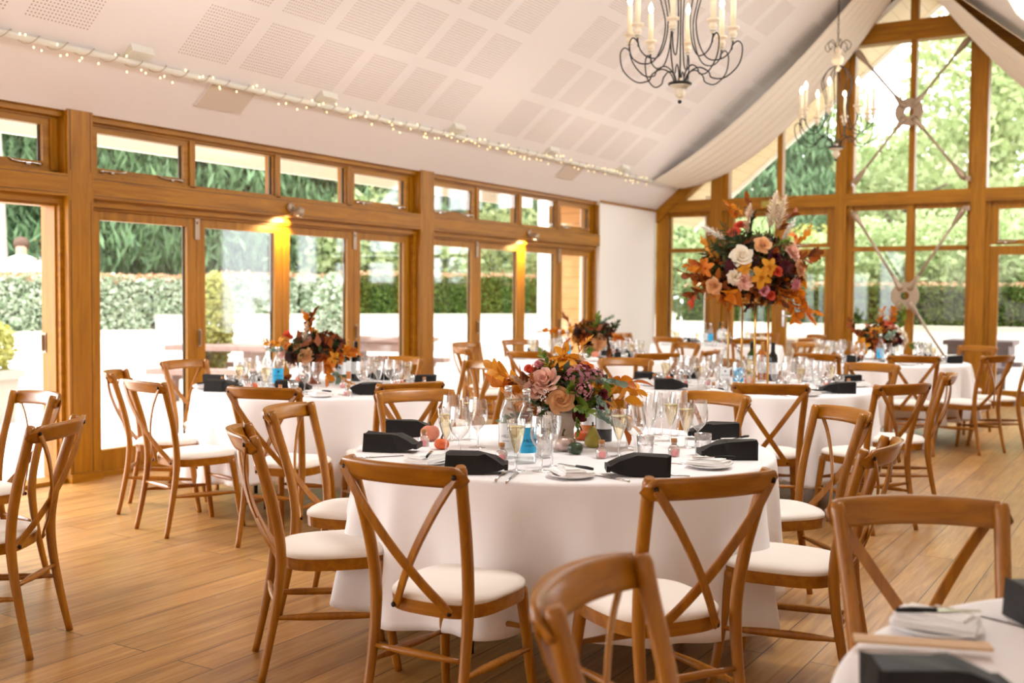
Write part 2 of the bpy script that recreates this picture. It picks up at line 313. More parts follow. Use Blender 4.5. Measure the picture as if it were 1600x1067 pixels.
def order_labels(objs, fmt):
    """objects alike in look: named by their order across the picture"""
    for i, o in enumerate(sorted(objs, key=lambda o: pxof(o.location))): o['label'] = fmt.format(o=ORD[i]) if len(objs) > 1 else fmt.replace('{o} from left ', 'only ').format(o='only')

# ------------------------------------------------------------------ room shell
D = 15.82; SL = .84; Z0 = 2.795; XR = 3.83; ZR = Z0+SL*XR; XE = 7.66
def zl(x): return Z0+SL*x
def zr(x): return ZR-SL*(x-XR)
struct(MB().box(-.3, 9.4, -3.5, D+.12, -.12, 0).build('floor', 'floor'), 'polished oak plank floor', 'floor')
def slope_strip(mb, x0, x1, y0, y1, fz, t=.06, m=0):
    mb.add([(x0, y0, fz(x0)), (x1, y0, fz(x1)), (x1, y1, fz(x1)), (x0, y1, fz(x0)), (x0, y0, fz(x0)+t), (x1, y0, fz(x1)+t), (x1, y1, fz(x1)+t), (x0, y1, fz(x0)+t)],
           [(0, 3, 2, 1), (4, 5, 6, 7), (0, 1, 5, 4), (1, 2, 6, 5), (2, 3, 7, 6), (3, 0, 4, 7)], False, m)
c = MB(); slope_strip(c, -.02, XR, -3.5, D, zl)
struct(c.build('ceiling', 'ceil'), 'sloping white ceiling with perforated acoustic panels', 'ceiling')
c = MB(); SX0, SX1 = 5.37, 6.55
slope_strip(c, XR, SX0, -3.5, D, zr); slope_strip(c, SX1, XE, -3.5, D, zr)
ys = [-3.5]+[v for ab in LIGHT_SLOTS for v in ab]+[D]
for a, b in zip(ys[::2], ys[1::2]): slope_strip(c, SX0, SX1, a, b, zr)
c.box(XE-.02, 9.4, -3.5, D, zr(XE), zr(XE)+.08)
struct(c.build('ceiling_right', 'ceilplain'), 'right slope of the white ceiling with seen and added roof windows', 'ceiling')
for i, (a, b) in enumerate(LIGHT_SLOTS):
    w = MB()
    for x0, x1, y0, y1 in ((SX0, SX0+.05, a, b), (SX1-.05, SX1, a, b), (SX0, SX1, a, a+.05), (SX0, SX1, b-.05, b)):
        slope_strip(w, x0, x1, y0, y1, zr, .28)
    o = struct(w.build('window_%d' % (30+i), 'white'), 'white roof window in the right ceiling slope, nearer ones added for light', 'window')
    g = MB(); slope_strip(g, SX0+.05, SX1-.05, a+.05, b-.05, lambda x: zr(x)+.2, .006); g.build('glass_pane', 'pane', parent=o)
struct(MB().box(9.3, 9.42, -3.5, .2, 0, 2.9).box(9.3, 9.42, 4.4, D, 0, 2.9).box(9.3, 9.42, .2, 4.4, 0, 2.9).build('wall_right', 'wall'), 'white side wall out of frame', 'wall')
w = MB(); w.prism([(-.3, 0), (9.4, 0), (9.4, 2.85), (XE, zr(XE)+.05), (XR, ZR+.05), (-.3, zl(-.02)+.05)], 'Y', -3.62, -3.5)
struct(w.build('wall_front', 'wall'), 'white wall behind the viewpoint', 'wall')
struct(MB().box(-.32, 0, 13.87, D, 0, zl(0)).build('wall_left', 'wall'), 'white wall between the folding doors and the gable', 'wall')
struct(MB().box(0, .025, 13.87, D, Z0-.03, Z0).build('trim_1', 'oak_y'), 'thin timber cornice along the white wall', 'trim')

# ---- left glazed wall: posts, beam, head, transom lights, folding doors
TR = [2]
def trim(mb, mname, label):
    o = mb.build('trim_%d' % TR[0], mname); TR[0] += 1; return struct(o, label, 'trim')
POSTS = [(5.159, 5.382), (9.566, 9.816)]
def post(y0, y1, lab):
    w = MB().box(-.3, 0, y0, y1, 0, Z0-.005)
    for y in (y0+.022, y1-.026): w.box(-.001, .0012, y, y+.004, 0, 2.12, 1).box(-.001, .0012, y, y+.004, 2.34, Z0-.005, 1)
    o = struct(w.build('trim_%d' % TR[0], 'oak', 'rubber'), lab, 'trim'); TR[0] += 1
    pl = MB().box(0, .03, y0-.01, y1+.04, 0, .065); pl.build('plinth', 'oak_y', parent=o)
post(5.159, 5.382, 'wide oak post left of the first folding doors'); post(9.566, 9.816, 'oak post between the two sets of folding doors')
post(.71, .95, 'oak post out of frame to the left')
BAYS = [(.95, 5.159), (5.382, 9.566), (9.816, 13.87)]
for bi, (a, b) in enumerate(BAYS):
    w = MB().box(-.3, -.0005, a, b, 2.145, 2.311).box(-.002, .001, a, b, 2.165, 2.169, 1).box(-.002, .001, a, b, 2.29, 2.294, 1)
    struct(w.build('trim_%d' % TR[0], 'oak_y', 'rubber'), ['oak header beam over the open doorway', 'oak header beam over the first folding doors', 'oak header beam over the far folding doors'][bi], 'trim'); TR[0] += 1
    trim(MB().box(-.3, -.06, a, b, 2.735, Z0-.003).box(-.3, -.1, a, b, 2.715, 2.735), 'oak_y', ['oak head board above the open doorway lights', 'oak head board above the first row of top lights', 'oak head board above the far row of top lights'][bi])
WN = [1]
HAND = MB(); HAND.tube([(0, 0, 0), (0, .04, .004), (0, .19, .004), (0, .24, .012), (0, .27, .03)], [.007, .007, .006, .006, .004], 6); HAND.ball((0, .02, .0), .014, 6); HAND.box(-.006, .006, .1, .13, -.012, .004)
HANDM = HAND.mesh('window_stay', 'chrome')
def framed(name, a, b, z0, z1, x, fw, d, label, cat, mname='oak', stays=0, parent=None):
    """a glazed frame in the left wall plane (x const)"""
    w = MB(); fl, fr, ft, fb = fw
    w.box(x-d/2, x+d/2, a, a+fl, z0, z1).box(x-d/2, x+d/2, b-fr, b, z0, z1).box(x-d/2, x+d/2, a+fl, b-fr, z1-ft, z1).box(x-d/2, x+d/2, a+fl, b-fr, z0, z0+fb)
    o = w.build(name, mname, parent=parent)
    if parent is None: struct(o, label, cat)
    g = MB().box(x-.012, x+.012, a+fl-.005, b-fr+.005, z0+fb-.005, z1-ft+.005); g.build('glass_pane', 'pane', parent=o)
    sp = MB(); e = .012
    sp.box(x-.016, x-.004, b-fr-e, b-fr, z0+fb, z1-ft); sp.build('spacer_bar', 'rubber', parent=o)
    for k in range(stays):
        s = link('window_stay', HANDM, o, (x+d/2+.012, a+.07 if k == 0 else b-.07, z0+.035)); s.scale = (1, 1 if k == 0 else -1, 1)
    return o
for bi, (a, b) in enumerate(BAYS):
    p = (b-a-.08)/4
    # fixed surround
    w = MB(); 
    for k in range(5): w.box(-.24, -.1, a+.04+p*k-.03, a+.04+p*k+.03, 2.311, 2.715)
    w.box(-.24, -.1, a, b, 2.311, 2.335); 
    w.box(-.3, -.02, b-.012, b, 2.311, 2.735)
    trim(w, 'oak', ['oak mullions of the top lights over the open doorway', 'oak mullions of the first row of top lights', 'oak mullions of the far row of top lights'][bi])
    for k in range(4):
        op = k in (0, 3)
        fwd = (.055, .055, .05, .06) if op else (.012, .012, .012, .012)
        framed('window_%d' % WN[0], a+.04+p*k+.03, a+.04+p*(k+1)-.03, 2.335, 2.715, -.15, fwd, .07 if op else .05,
               '%s top light from the left in the %s' % (ORD[k], ['row over the open doorway', 'row over the first folding doors', 'row over the far folding doors'][bi]), 'window', 'oak_y', 2 if op else 0); WN[0] += 1
HINGE = MB(); HINGE.box(-.004, .012, -.025, .025, -.09, .09); HINGE.ball((.014, 0, .05), .012, 6); HINGEM = HINGE.mesh('hinge', 'steel')
GRIP = MB(); GRIP.box(-.004, .006, -.016, .016, -.075, .075).box(.006, .028, -.012, -.004, -.06, .06); GRIPM = GRIP.mesh('pull_handle', 'steel')
DN = [1]
for bi, (a, b) in enumerate(BAYS):
    w = MB().box(-.26, -.06, a, b, 2.09, 2.145).box(-.22, -.09, a, b, 2.07, 2.09)
    w.box(-.26, -.06, a, a+.045, 0, 2.09).box(-.26, -.06, b-.045, b, 0, 2.09).box(-.3, -.02, b-.1, b-.045, 0, .0) if bi else w.box(-.2, -.06, b-.03, b, 0, 2.09)
    w.box(-.26, -.04, a, b, 0, .03)
    trim(w, 'oak_y', ['oak lining of the open doorway', 'oak lining of the first folding doors', 'oak lining of the far folding doors'][bi])
    if bi == 0:
        j = struct(MB().box(-.28, -.2, b-.03, b, .03, 2.09).box(-.2, -.1, b-.045, b, .03, 2.09).build('door_%d' % DN[0], 'oak'), 'pale oak jamb with a lock at the right of the open doorway', 'door'); DN[0] += 1
        link('door_lock', GRIPM, j, (-.24, b-.034, 1.05), -PI/2)
        continue
    e = [a+.045, 6.50, 7.545, 8.585, b-.045] if bi == 1 else [a+.045, 10.85, 11.89, 12.875, b-.045]
    for k in range(4):
        o = framed('door_%d' % DN[0], e[k]+.002, e[k+1]-.002, .03, 2.07, -.15, (.095, .1, .075, .165), .065,
                   '%s leaf from the left of the %s folding glass doors' % (ORD[k], ['', 'first', 'far'][bi]), 'door'); DN[0] += 1
        if k in (0, 2):
            link('hinge', HINGEM, o, (-.115, e[k+1], 1.98)); link('pull_handle', GRIPM, o, (-.115, e[k+1]+.03, 1.05))

# ---- gable: x positions of posts, plane y = D (inner face)
def gbox(x0, x1, z0, z1, d0=0, d1=.22): return (x0, x1, D-.0+d0, D+d1, z0, z1)
def rz_at(x): return zl(x) if x < XR else zr(x)
def gpost(x0, x1, label, z0=0, z1=None, d0=0, d1=.24):
    zz0, zz1 = (rz_at(x0)-.02, rz_at(x1)-.02) if z1 is None else (z1, z1)
    w = MB().prism([(x0, z0), (x1, z0), (x1, zz1), (x0, zz1)], 'Y', D+d0, D+d1); return trim(w, 'oak', label)
gpost(-.02, .19, 'oak jamb at the left corner of the gable', 0, None, .06); gpost(.905, 1.09, 'oak post beside the narrow gable pane'); gpost(2.80, 2.96, 'oak post left of the steel braces'); gpost(4.62, 4.815, 'oak post right of the steel braces')
gpost(6.57, 6.755, 'oak post near the right end of the gable'); gpost(7.47, 7.68, 'oak jamb at the right corner of the gable', 0, None, .06)
segs = [(-.0, .905), (1.09, 2.80), (2.96, 4.62), (4.815, 6.57), (6.755, 7.66)]
GN = ['narrow left bay', 'gable door bay', 'braced bay', 'right door bay', 'narrow right bay']
for i, (a, b) in enumerate(segs):
    zt = lambda x: min(2.932, rz_at(x))
    w = MB(); w.box(a, b, D+.002, D+.24, 2.749, 2.93 if 0 < i < 4 else 2.86)
    if i == 0: w.prism([(.06, 2.86), (.905, 2.86), (.905, 2.932), (.17, 2.932)], 'Y', D+.002, D+.24)
    if i == 4: w.prism([(6.755, 2.86), (7.6, 2.86), (7.5, 2.932), (6.755, 2.932)], 'Y', D+.002, D+.24)
    trim(w, 'oak_x', 'oak transom beam across the ' + GN[i])
trim(MB().box(2.96, 4.62, D+.002, D+.22, 5.02, 5.296), 'oak_x', 'high oak tie beam below the gable peak')
# rafters along the roof line
for sgn, lab in ((0, 'oak rafter along the left slope of the gable'), (1, 'oak rafter along the right slope of the gable')):
    f = zl if sgn == 0 else zr; x0, x1 = (0, XR) if sgn == 0 else (XR, XE); t = .2
    trim(MB().prism([(x0, f(x0)-.005), (x1, f(x1)-.005), (x1, f(x1)-t), (x0, f(x0)-t)], 'Y', D-.01, D+.22), 'oak_x', lab)
trim(MB().box(3.795, 3.875, D+.04, D+.17, 2.93, 5.02), 'oak', 'slim oak mullion of the upper braced window'); trim(MB().box(3.78, 3.88, D+.04, D+.17, 5.296, ZR-.2), 'oak', 'short oak mullion under the gable peak')
trim(MB().box(1.925, 2.005, D+.04, D+.17, 2.93, zl(1.96)-.15), 'oak', 'oak mullion of the upper left gable window'); trim(MB().box(5.65, 5.73, D+.04, D+.17, 2.93, zr(5.7)-.15), 'oak', 'oak mullion of the upper right gable window')
def gpane(poly, label):
    o = MB().prism(poly, 'Y', D+.1, D+.115).build('window_%d' % WN[0], 'pane'); WN[0] += 1; return struct(o, label, 'window')
def upper(x0, x1, lab):
    f = rz_at; gpane([(x0, 2.93), (x1, 2.93), (x1, f(x1)-.17), (x0, f(x0)-.17)], lab)
upper(.2, .905, 'small triangular pane at the left foot of the gable'); upper(1.17, 1.925, 'upper left gable pane showing the boarded eaves'); upper(2.005, 2.80, 'upper gable pane left of the braced window')
gpane([(2.96, 2.93), (3.795, 2.93), (3.795, 5.02), (2.96, 5.02)], 'left half of the upper braced window'); gpane([(3.875, 2.93), (4.62, 2.93), (4.62, 5.02), (3.875, 5.02)], 'right half of the upper braced window')
gpane([(3.0, 5.296), (3.78, 5.296), (3.78, ZR-.22)], 'left pane of the small peak window'); gpane([(3.88, 5.296), (4.66, 5.296), (3.88, ZR-.22)], 'right pane of the small peak window')
upper(4.815, 5.65, 'upper gable pane right of the braced window'); upper(5.73, 6.57, 'upper right gable pane'); upper(6.755, 7.4, 'small triangular pane at the right foot of the gable')
# stepped reveals beside the posts (visible lighter jamb strips)
for x0, x1, z0, z1, lab in ((1.09, 1.17, 2.93, 3.62, 'oak reveal strip beside the upper left gable pane'), (2.96, 3.04, 0, 5.02, 'oak reveal strip left of the braced windows'), (4.575, 4.62, 0, 5.02, 'oak reveal strip right of the braced windows'), (4.815, 4.87, 0, 2.75, 'oak reveal strip of the right door bay'), (2.72, 2.80, 0, 2.75, 'oak reveal strip of the gable door bay'), (1.09, 1.16, 0, 2.75, 'oak reveal strip at the left of the gable doors')):
    trim(MB().box(x0, x1, D+.05, D+.2, z0, z1), 'oak', lab)
def gframe(name, x0, x1, z0, z1, f, y, d, label, cat, mid=None):
    w = MB(); l, r_, t, b = f
    w.box(x0, x0+l, y, y+d, z0, z1).box(x1-r_, x1, y, y+d, z0, z1).box(x0+l, x1-r_, y, y+d, z1-t, z1).box(x0+l, x1-r_, y, y+d, z0, z0+b)
    o = struct(w.build(name, 'oak'), label, cat); MB().box(x0+l, x1-r_, y+d/2-.006, y+d/2+.006, z0+b, z1-t).build('glass_pane', 'pane', parent=o); return o
def gwin(*a, **k):
    o = gframe('window_%d' % WN[0], *a, **k); WN[0] += 1; return o
def gdoor(*a, **k):
    o = gframe('door_%d' % DN[0], *a, **k); DN[0] += 1; return o
Y = D+.08
gwin(.0, .905, 2.16, 2.749, (.19, .1, .07, .03), Y, .08, 'top light of the narrow left gable bay', 'window'); gwin(.0, .905, 0, 2.16, (.19, .1, .035, .12), Y, .08, 'tall lower pane of the narrow left gable bay', 'window')
gwin(1.16, 1.94, 2.17, 2.749, (.1, .05, .1, .08), Y, .08, 'opening light above the left gable door', 'window'); o = gwin(1.94, 2.72, 2.17, 2.749, (.12, .05, .1, .06), Y, .08, 'opening light above the right gable door', 'window')
link('window_stay', HANDM, o, (2.15, Y-.02, 2.2), -PI/2)
HD = MB(); HD.box(-.02, .02, -.015, 0, -.12, .12).tube([(0, -.01, .04), (0, -.06, .04), (.13, -.06, .035)], .011, 6); HDM = HD.mesh('lever_handle', 'chrome')
gdoor(1.16, 1.97, 0, 2.15, (.09, .11, .12, .2), Y, .07, 'left leaf of the glazed gable doors', 'door'); o = gdoor(1.97, 2.72, 0, 2.15, (.11, .07, .12, .2), Y, .07, 'right leaf of the glazed gable doors with lever handle', 'door')
link('lever_handle', HDM, o, (2.05, Y-.01, 1.12))
for x0, x1, n in ((3.04, 3.795, 'left'), (3.875, 4.6, 'right')):
    gwin(x0, x1, 2.15, 2.749, (.02, .02, .065, .02), Y, .06, '%s upper pane of the lower braced window' % n, 'window'); gwin(x0, x1, 0, 2.10, (.02, .02, .0, .12), Y, .06, '%s tall pane of the lower braced window' % n, 'window')
trim(MB().box(3.795, 3.875, D+.04, D+.17, 0, 2.749), 'oak', 'slim oak mullion of the lower braced window'); trim(MB().box(3.04, 4.6, D+.05, D+.16, 2.10, 2.15), 'oak_x', 'oak glazing bar across the lower braced window')
for k, (x0, x1) in enumerate(((4.87, 5.68), (5.68, 6.5))):
    o = gwin(x0, x1, 2.17, 2.749, (.1, .1, .1, .06), Y, .08, '%s opening light above the right-hand gable doors' % ['left', 'right'][k], 'window'); link('window_stay', HANDM, o, (x0+.08, Y-.02, 2.2), -PI/2)
    gdoor(x0, x1, 0, 2.15, (.11, .1, .12, .2), Y, .07, '%s leaf of the right-hand glazed gable doors' % ['left', 'right'][k], 'door')
gwin(6.755, 7.66, 0, 2.749, (.1, .19, .07, .12), Y, .08, 'pane of the narrow right gable bay', 'window')

# ---- steel cross braces
def brace(zc, z0, z1, label):
    t = thing('steel_cross_brace', label, 'brace', (3.815, D-.09, zc))
    n = 40; rings = []
    for (r_, y) in ((.06, -.012), (.19, -.012), (.19, .012), (.06, .012), (.06, -.012)): rings.append([(r_*math.cos(2*PI*k/n), y, r_*math.sin(2*PI*k/n)) for k in range(n)])
    m = MB(); m.loft(rings, True, False, False); m.build('ring_plate', 'steel', parent=t)
    for sx in (-1, 1):
        for zz in (z0, z1):
            tgt = Vector((.74*sx, .03, zz-zc)); d = tgt.normalized(); s = d*.09
            rod = MB(); rod.tube([s+d*.13, tgt-d*.16], .019, 8); ro = rod.build('tie_rod', 'steel', parent=t)
            for p, q in ((s, s+d*.24), (tgt, tgt-d*.28)):
                e = MB(); v = q-p; e.tube([p, p+v*.08, p+v*.3, p+v*.8, q], [.028, .045, .046, .028, .018], 8); e.build('fork_end', 'steel', parent=t)
            MB().box(tgt.x-.02, tgt.x+.05*sx+.02, .02, .09, tgt.z-.03, tgt.z+.03).build('anchor_plate', 'steel', parent=t)
brace(4.01, 3.06, 4.93, 'upper bronze steel cross brace with ring plate in the gable'); brace(1.47, .32, 2.66, 'lower bronze steel cross brace with ring plate in the gable')
t = thing('emergency_light', 'small olive box light mounted over the gable doors', 'light', (1.88, D-.06, 2.82))
MB().box(-.17, .17, 0, .06, -.065, .065).build('housing', 'oak_x', parent=t); MB().box(-.15, .15, -.012, 0, -.045, .045).build('diffuser', 'yellow_p', parent=t)

# ------------------------------------------------------------------ ceiling fittings
TX = .435; TZ = zl(TX)-.035
t = thing('string_lights', 'warm fairy lights wound around a white rail along the ceiling', 'lights', (TX, 0, TZ))
MB().tube([(0, -1, 0), (0, 15.2, 0)], .022, 10).build('rail', 'white', parent=t)
pts = []; bul = []; y = 2.0; ph = 0
while y < 14.6:
    pts.append((.036*math.cos(ph), y, .036*math.sin(ph))); ph += .7; y += .024
MB().tube(pts, .0035, 4, False).build('wire', 'wire', parent=t)
bm_ = MB().ball((0, 0, 0), .0055, 6, sz=1.5); bme = bm_.mesh('bulb', 'fairy'); rest = MB(); nb = 0; y = 3.9
while y < 14.6:
    a = random.uniform(0, 2*PI); rr = random.uniform(.035, .075); p = (rr*math.cos(a)*.8+.02, y, rr*math.sin(a)-.02)
    if nb < 100: link('bulb', bme, t, p)
    else: rest.ball(p, .0055, 6, sz=1.5)
    nb += 1; y += random.uniform(.04, .12)
o = rest.build('bulbs_at_far_end', 'fairy', parent=t); o['kind'] = 'stuff'
SM = Matrix.Rotation(-math.atan(SL), 4, 'Y')
sp = MB(); sp.add([(-.09, -.1, 0), (-.09, .1, 0), (.07, -.1, 0), (.07, .1, 0), (.05, -.1, -.05), (.05, .1, -.05), (-.09, -.1, -.012), (-.09, .1, -.012)], [(0, 1, 3, 2), (2, 3, 5, 4), (4, 5, 7, 6), (6, 7, 1, 0), (0, 2, 4, 6), (1, 7, 5, 3)])
SPM = sp.mesh('uplighter', 'white'); fx = []
for y in (3.3, 5.41, 7.47, 9.54, 11.58, 13.59):
    x = .62/math.sqrt(1+SL*SL); o = link('ceiling_uplighter', SPM, None, mx=Matrix.Translation((x, y, zl(x)-.001)) @ SM); fx.append(tag(o, '', 'light', 'uplighters above the light rail'))
    area('uplight', (x+.75, y, zl(x)-.12), (-.25, 0, 1), 1.6, .12, 0, (1, .88, .76)).data.energy = UPW
order_labels(fx, 'white wedge uplighter on the ceiling slope, {o} from left of the row')
x = .39/math.sqrt(1+SL*SL); v = MB().box(-.13, .13, -.25, .25, -.012, .0); v.box(-.12, .12, -.24, .24, -.016, -.012, 1)
o = link('ceiling_vent', v.mesh('ceiling_vent', 'ceilplain', 'vent'), None, mx=Matrix.Translation((x, 6.45, zl(x))) @ SM); tag(o, 'flat grey grille panel in the ceiling below the fairy lights', 'vent')
o = link('ceiling_vent', o.data, None, mx=Matrix.Translation((x, 12.4, zl(x))) @ SM); tag(o, 'faint grey grille panel in the far part of the ceiling', 'vent')

# wall spotlights over the doors
def wall_spot(y, z, label):
    t = thing('wall_spotlight', label, 'lamp', (.0, y, z))
    MB().lathe([(0, 0), (.045, 0), (.045, .02), (.03, .032), (0, .034)], 16, mx=Matrix.Rotation(PI/2, 4, 'Y')).build('wall_plate', 'steel', parent=t)
    MB().tube([(.03, 0, 0), (.07, .03, -.02)], .01, 8).build('arm', 'steel', parent=t)
    rot = Vector((-.18, -.35, -1)).to_track_quat('Z', 'Y').to_matrix().to_4x4()
    MB().lathe([(0.012, -.03), (.035, -.025), (.045, .01), (.042, .06), (.036, .06), (.038, .0), (0, -.015)], 16, mx=Matrix.Translation((.085, .045, -.03)) @ rot).build('shade', 'steel', parent=t)
    MB().ball((.079, .033, -.062), .02, 8).build('bulb', 'flame', parent=t)
    l = bpy.data.lights.new('spot', 'SPOT'); l.energy = 45; l.color = (1, .72, .32); l.spot_size = 1.9; l.spot_blend = .6; l.shadow_soft_size = .02
    s = bpy.data.objects.new('spot', l); COL.objects.link(s); s.parent = t; s.location = (.075, .02, -.095); s.rotation_euler = Vector((-.75, -.35, -1)).to_track_quat('-Z', 'Y').to_euler()
wall_spot(7.52, 2.235, 'steel spotlight on the beam over the first folding doors'); wall_spot(11.87, 2.225, 'steel spotlight on the beam over the far folding doors')

# chandeliers
def spline(P, n=8):
    P = [Vector(p) for p in P]; out = []
    for i in range(len(P)-1):
        a, b, c, d = P[max(i-1, 0)], P[i], P[i+1], P[min(i+2, len(P)-1)]
        for k in range(n):
            t = k/n; out.append(.5*((2*b)+(c-a)*t+(2*a-5*b+4*c-d)*t*t+(3*b-a-3*c+d)*t**3))
    return out+[P[-1]]
def arm_mesh():
    m = MB(); r_ = .0055
    m.tube(spline([(.04, 0, .12), (.07, 0, .2), (.14, 0, .235), (.21, 0, .20), (.235, 0, .155), (.33, 0, .15), (.43, 0, .24), (.455, 0, .36), (.425, 0, .41), (.385, 0, .385), (.38, 0, .35)], 6), r_, 5)
    m.tube(spline([(.385, 0, .40), (.36, 0, .33), (.29, 0, .285), (.2, 0, .30), (.135, 0, .42), (.115, 0, .58), (.15, 0, .74), (.17, 0, .84), (.11, 0, .95), (.03, 0, 1.0)], 6), r_, 5)
    return m.mesh('scroll_arm', 'blackm')
def cup_mesh():
    return MB().lathe([(.006, -.02), (.02, 0), (.012, .01), (.028, .025), (.03, .045), (.02, .055), (.03, .068), (.045, .075), (.045, .09), (.02, .095), (0, .095)], 14).mesh('candle_cup', 'cream')
ARM, CUP = arm_mesh(), cup_mesh(); CNE = MB().lathe([(.002, -.035), (.02, 0), (0, .005)], 10).mesh('cup_cone', 'blackm')
CAN = MB().lathe([(.019, 0), (.019, .2), (.01, .205), (0, .205)], 12).mesh('candle_sleeve', 'candle'); FLA = MB().lathe([(.004, 0), (.016, .02), (.018, .04), (.01, .065), (.001, .085)], 10).mesh('candle_bulb', 'flame')
def chandelier(y, z, label, ztop, ph, unlit=()):
    t = thing('chandelier', label, 'chandelier', (3.83, y, z))
    MB().lathe([(0, -.02), (.012, -.01), (.01, .004), (.004, .006), (.02, .012), (.035, .03), (.042, .055), (.03, .078), (.035, .088), (.07, .098), (.075, .11), (.03, .118), (.02, .16), (0, .16)], 20).build('finial', 'cream', parent=t)
    MB().ball((0, 0, -.012), .016, 10).build('finial_knob', 'blackm', parent=t)
    MB().lathe([(.0, .112), (.085, .112), (.09, .122), (.08, .13), (0, .13)], 24).build('base_dish', 'blackm', parent=t)
    MB().tube([(0, 0, .13), (0, 0, 1.02)], .006, 6).build('stem_rod', 'blackm', parent=t)
    MB().lathe([(.01, .94), (.03, .96), (.02, 1.0), (.06, 1.04), (.065, 1.07), (.05, 1.1), (.02, 1.12), (.035, 1.16), (.02, 1.2), (.03, 1.24), (.0, 1.26)], 18).build('top_turning', 'cream', parent=t)
    for k in range(6):
        a = 2*PI*k/6; m = MB().tube(spline([(.02, 0, 1.2), (.08, 0, 1.27), (.14, 0, 1.22), (.11, 0, 1.16), (.08, 0, 1.2)], 5), .004, 5); m.build('top_scroll', 'blackm', parent=t, rz=a)
    ch = MB(); zz = 1.24; k = 0
    while z+zz < ztop-.02:
        mx = Matrix.Translation((0, 0, zz)) @ Matrix.Rotation(PI/2*(k % 2), 4, 'Z')
        ch.tube([(.010*math.cos(q), 0, .03+.03*math.sin(q)) for q in [2*PI*j/8 for j in range(9)]], .0035, 5, False, mx=mx); zz += .05; k += 1
    ch.build('chain', 'blackm', parent=t)
    for k in range(8):
        a = 2*PI*k/8+ph; arm = link('scroll_arm', ARM, t, (0, 0, 0), a)
        link('cup_cone', CNE, arm, (.385, 0, .43)); link('candle_cup', CUP, arm, (.385, 0, .425)); link('candle_sleeve', CAN, arm, (.385, 0, .52))
        link('candle_bulb', FLA, arm, (.385, 0, .725))
    point('chandelier_light', (0, 0, .85), 5, (1, .85, .65), .25, t)
chandelier(7.605, 2.90, 'nearer wrought iron chandelier with cream candle cups', ZR, .25); chandelier(11.965, 2.95, 'farther wrought iron chandelier hanging before the gable glass', ZR, .05)

# drapes
def drape(label, pts_fn):
    nu, nv = 48, 36; V = []; Fc = []
    for i in range(nu+1):
        for j in range(nv+1): V.append(pts_fn(i/nu, j/nv))
    for i in range(nu):
        for j in range(nv): Fc.append((i*(nv+1)+j, i*(nv+1)+j+1, (i+1)*(nv+1)+j+1, (i+1)*(nv+1)+j))
    m = MB(); m.add(V, Fc, True); o = m.build('ceiling_drape', 'drape'); md = o.modifiers.new('cloth_thickness', 'SOLIDIFY'); md.thickness = .004
    tag(o, label, 'drape'); return o
def drape_pt(u, v, side):
    y = 14.66+1.04*v; x = .42+(XR-.42)*u; sag = (.30+.30*v)*4*u*(1-u)
    z = zl(x)-.04-sag*(1-.15*(u-.5))+.018*math.sin(v*2*PI*6.5)*(.35+min(1, 4*u*(1-u)*1.4)); y += .1*v*(1-u)
    if side: x = 2*XR-x
    return (x, y, z)
drape('wide pleated cream swag rising from the fairy lights to the ridge', lambda u, v: drape_pt(u, v, 0)); drape('cream fabric swag hanging below the right ceiling slope', lambda u, v: drape_pt(u, v, 1))

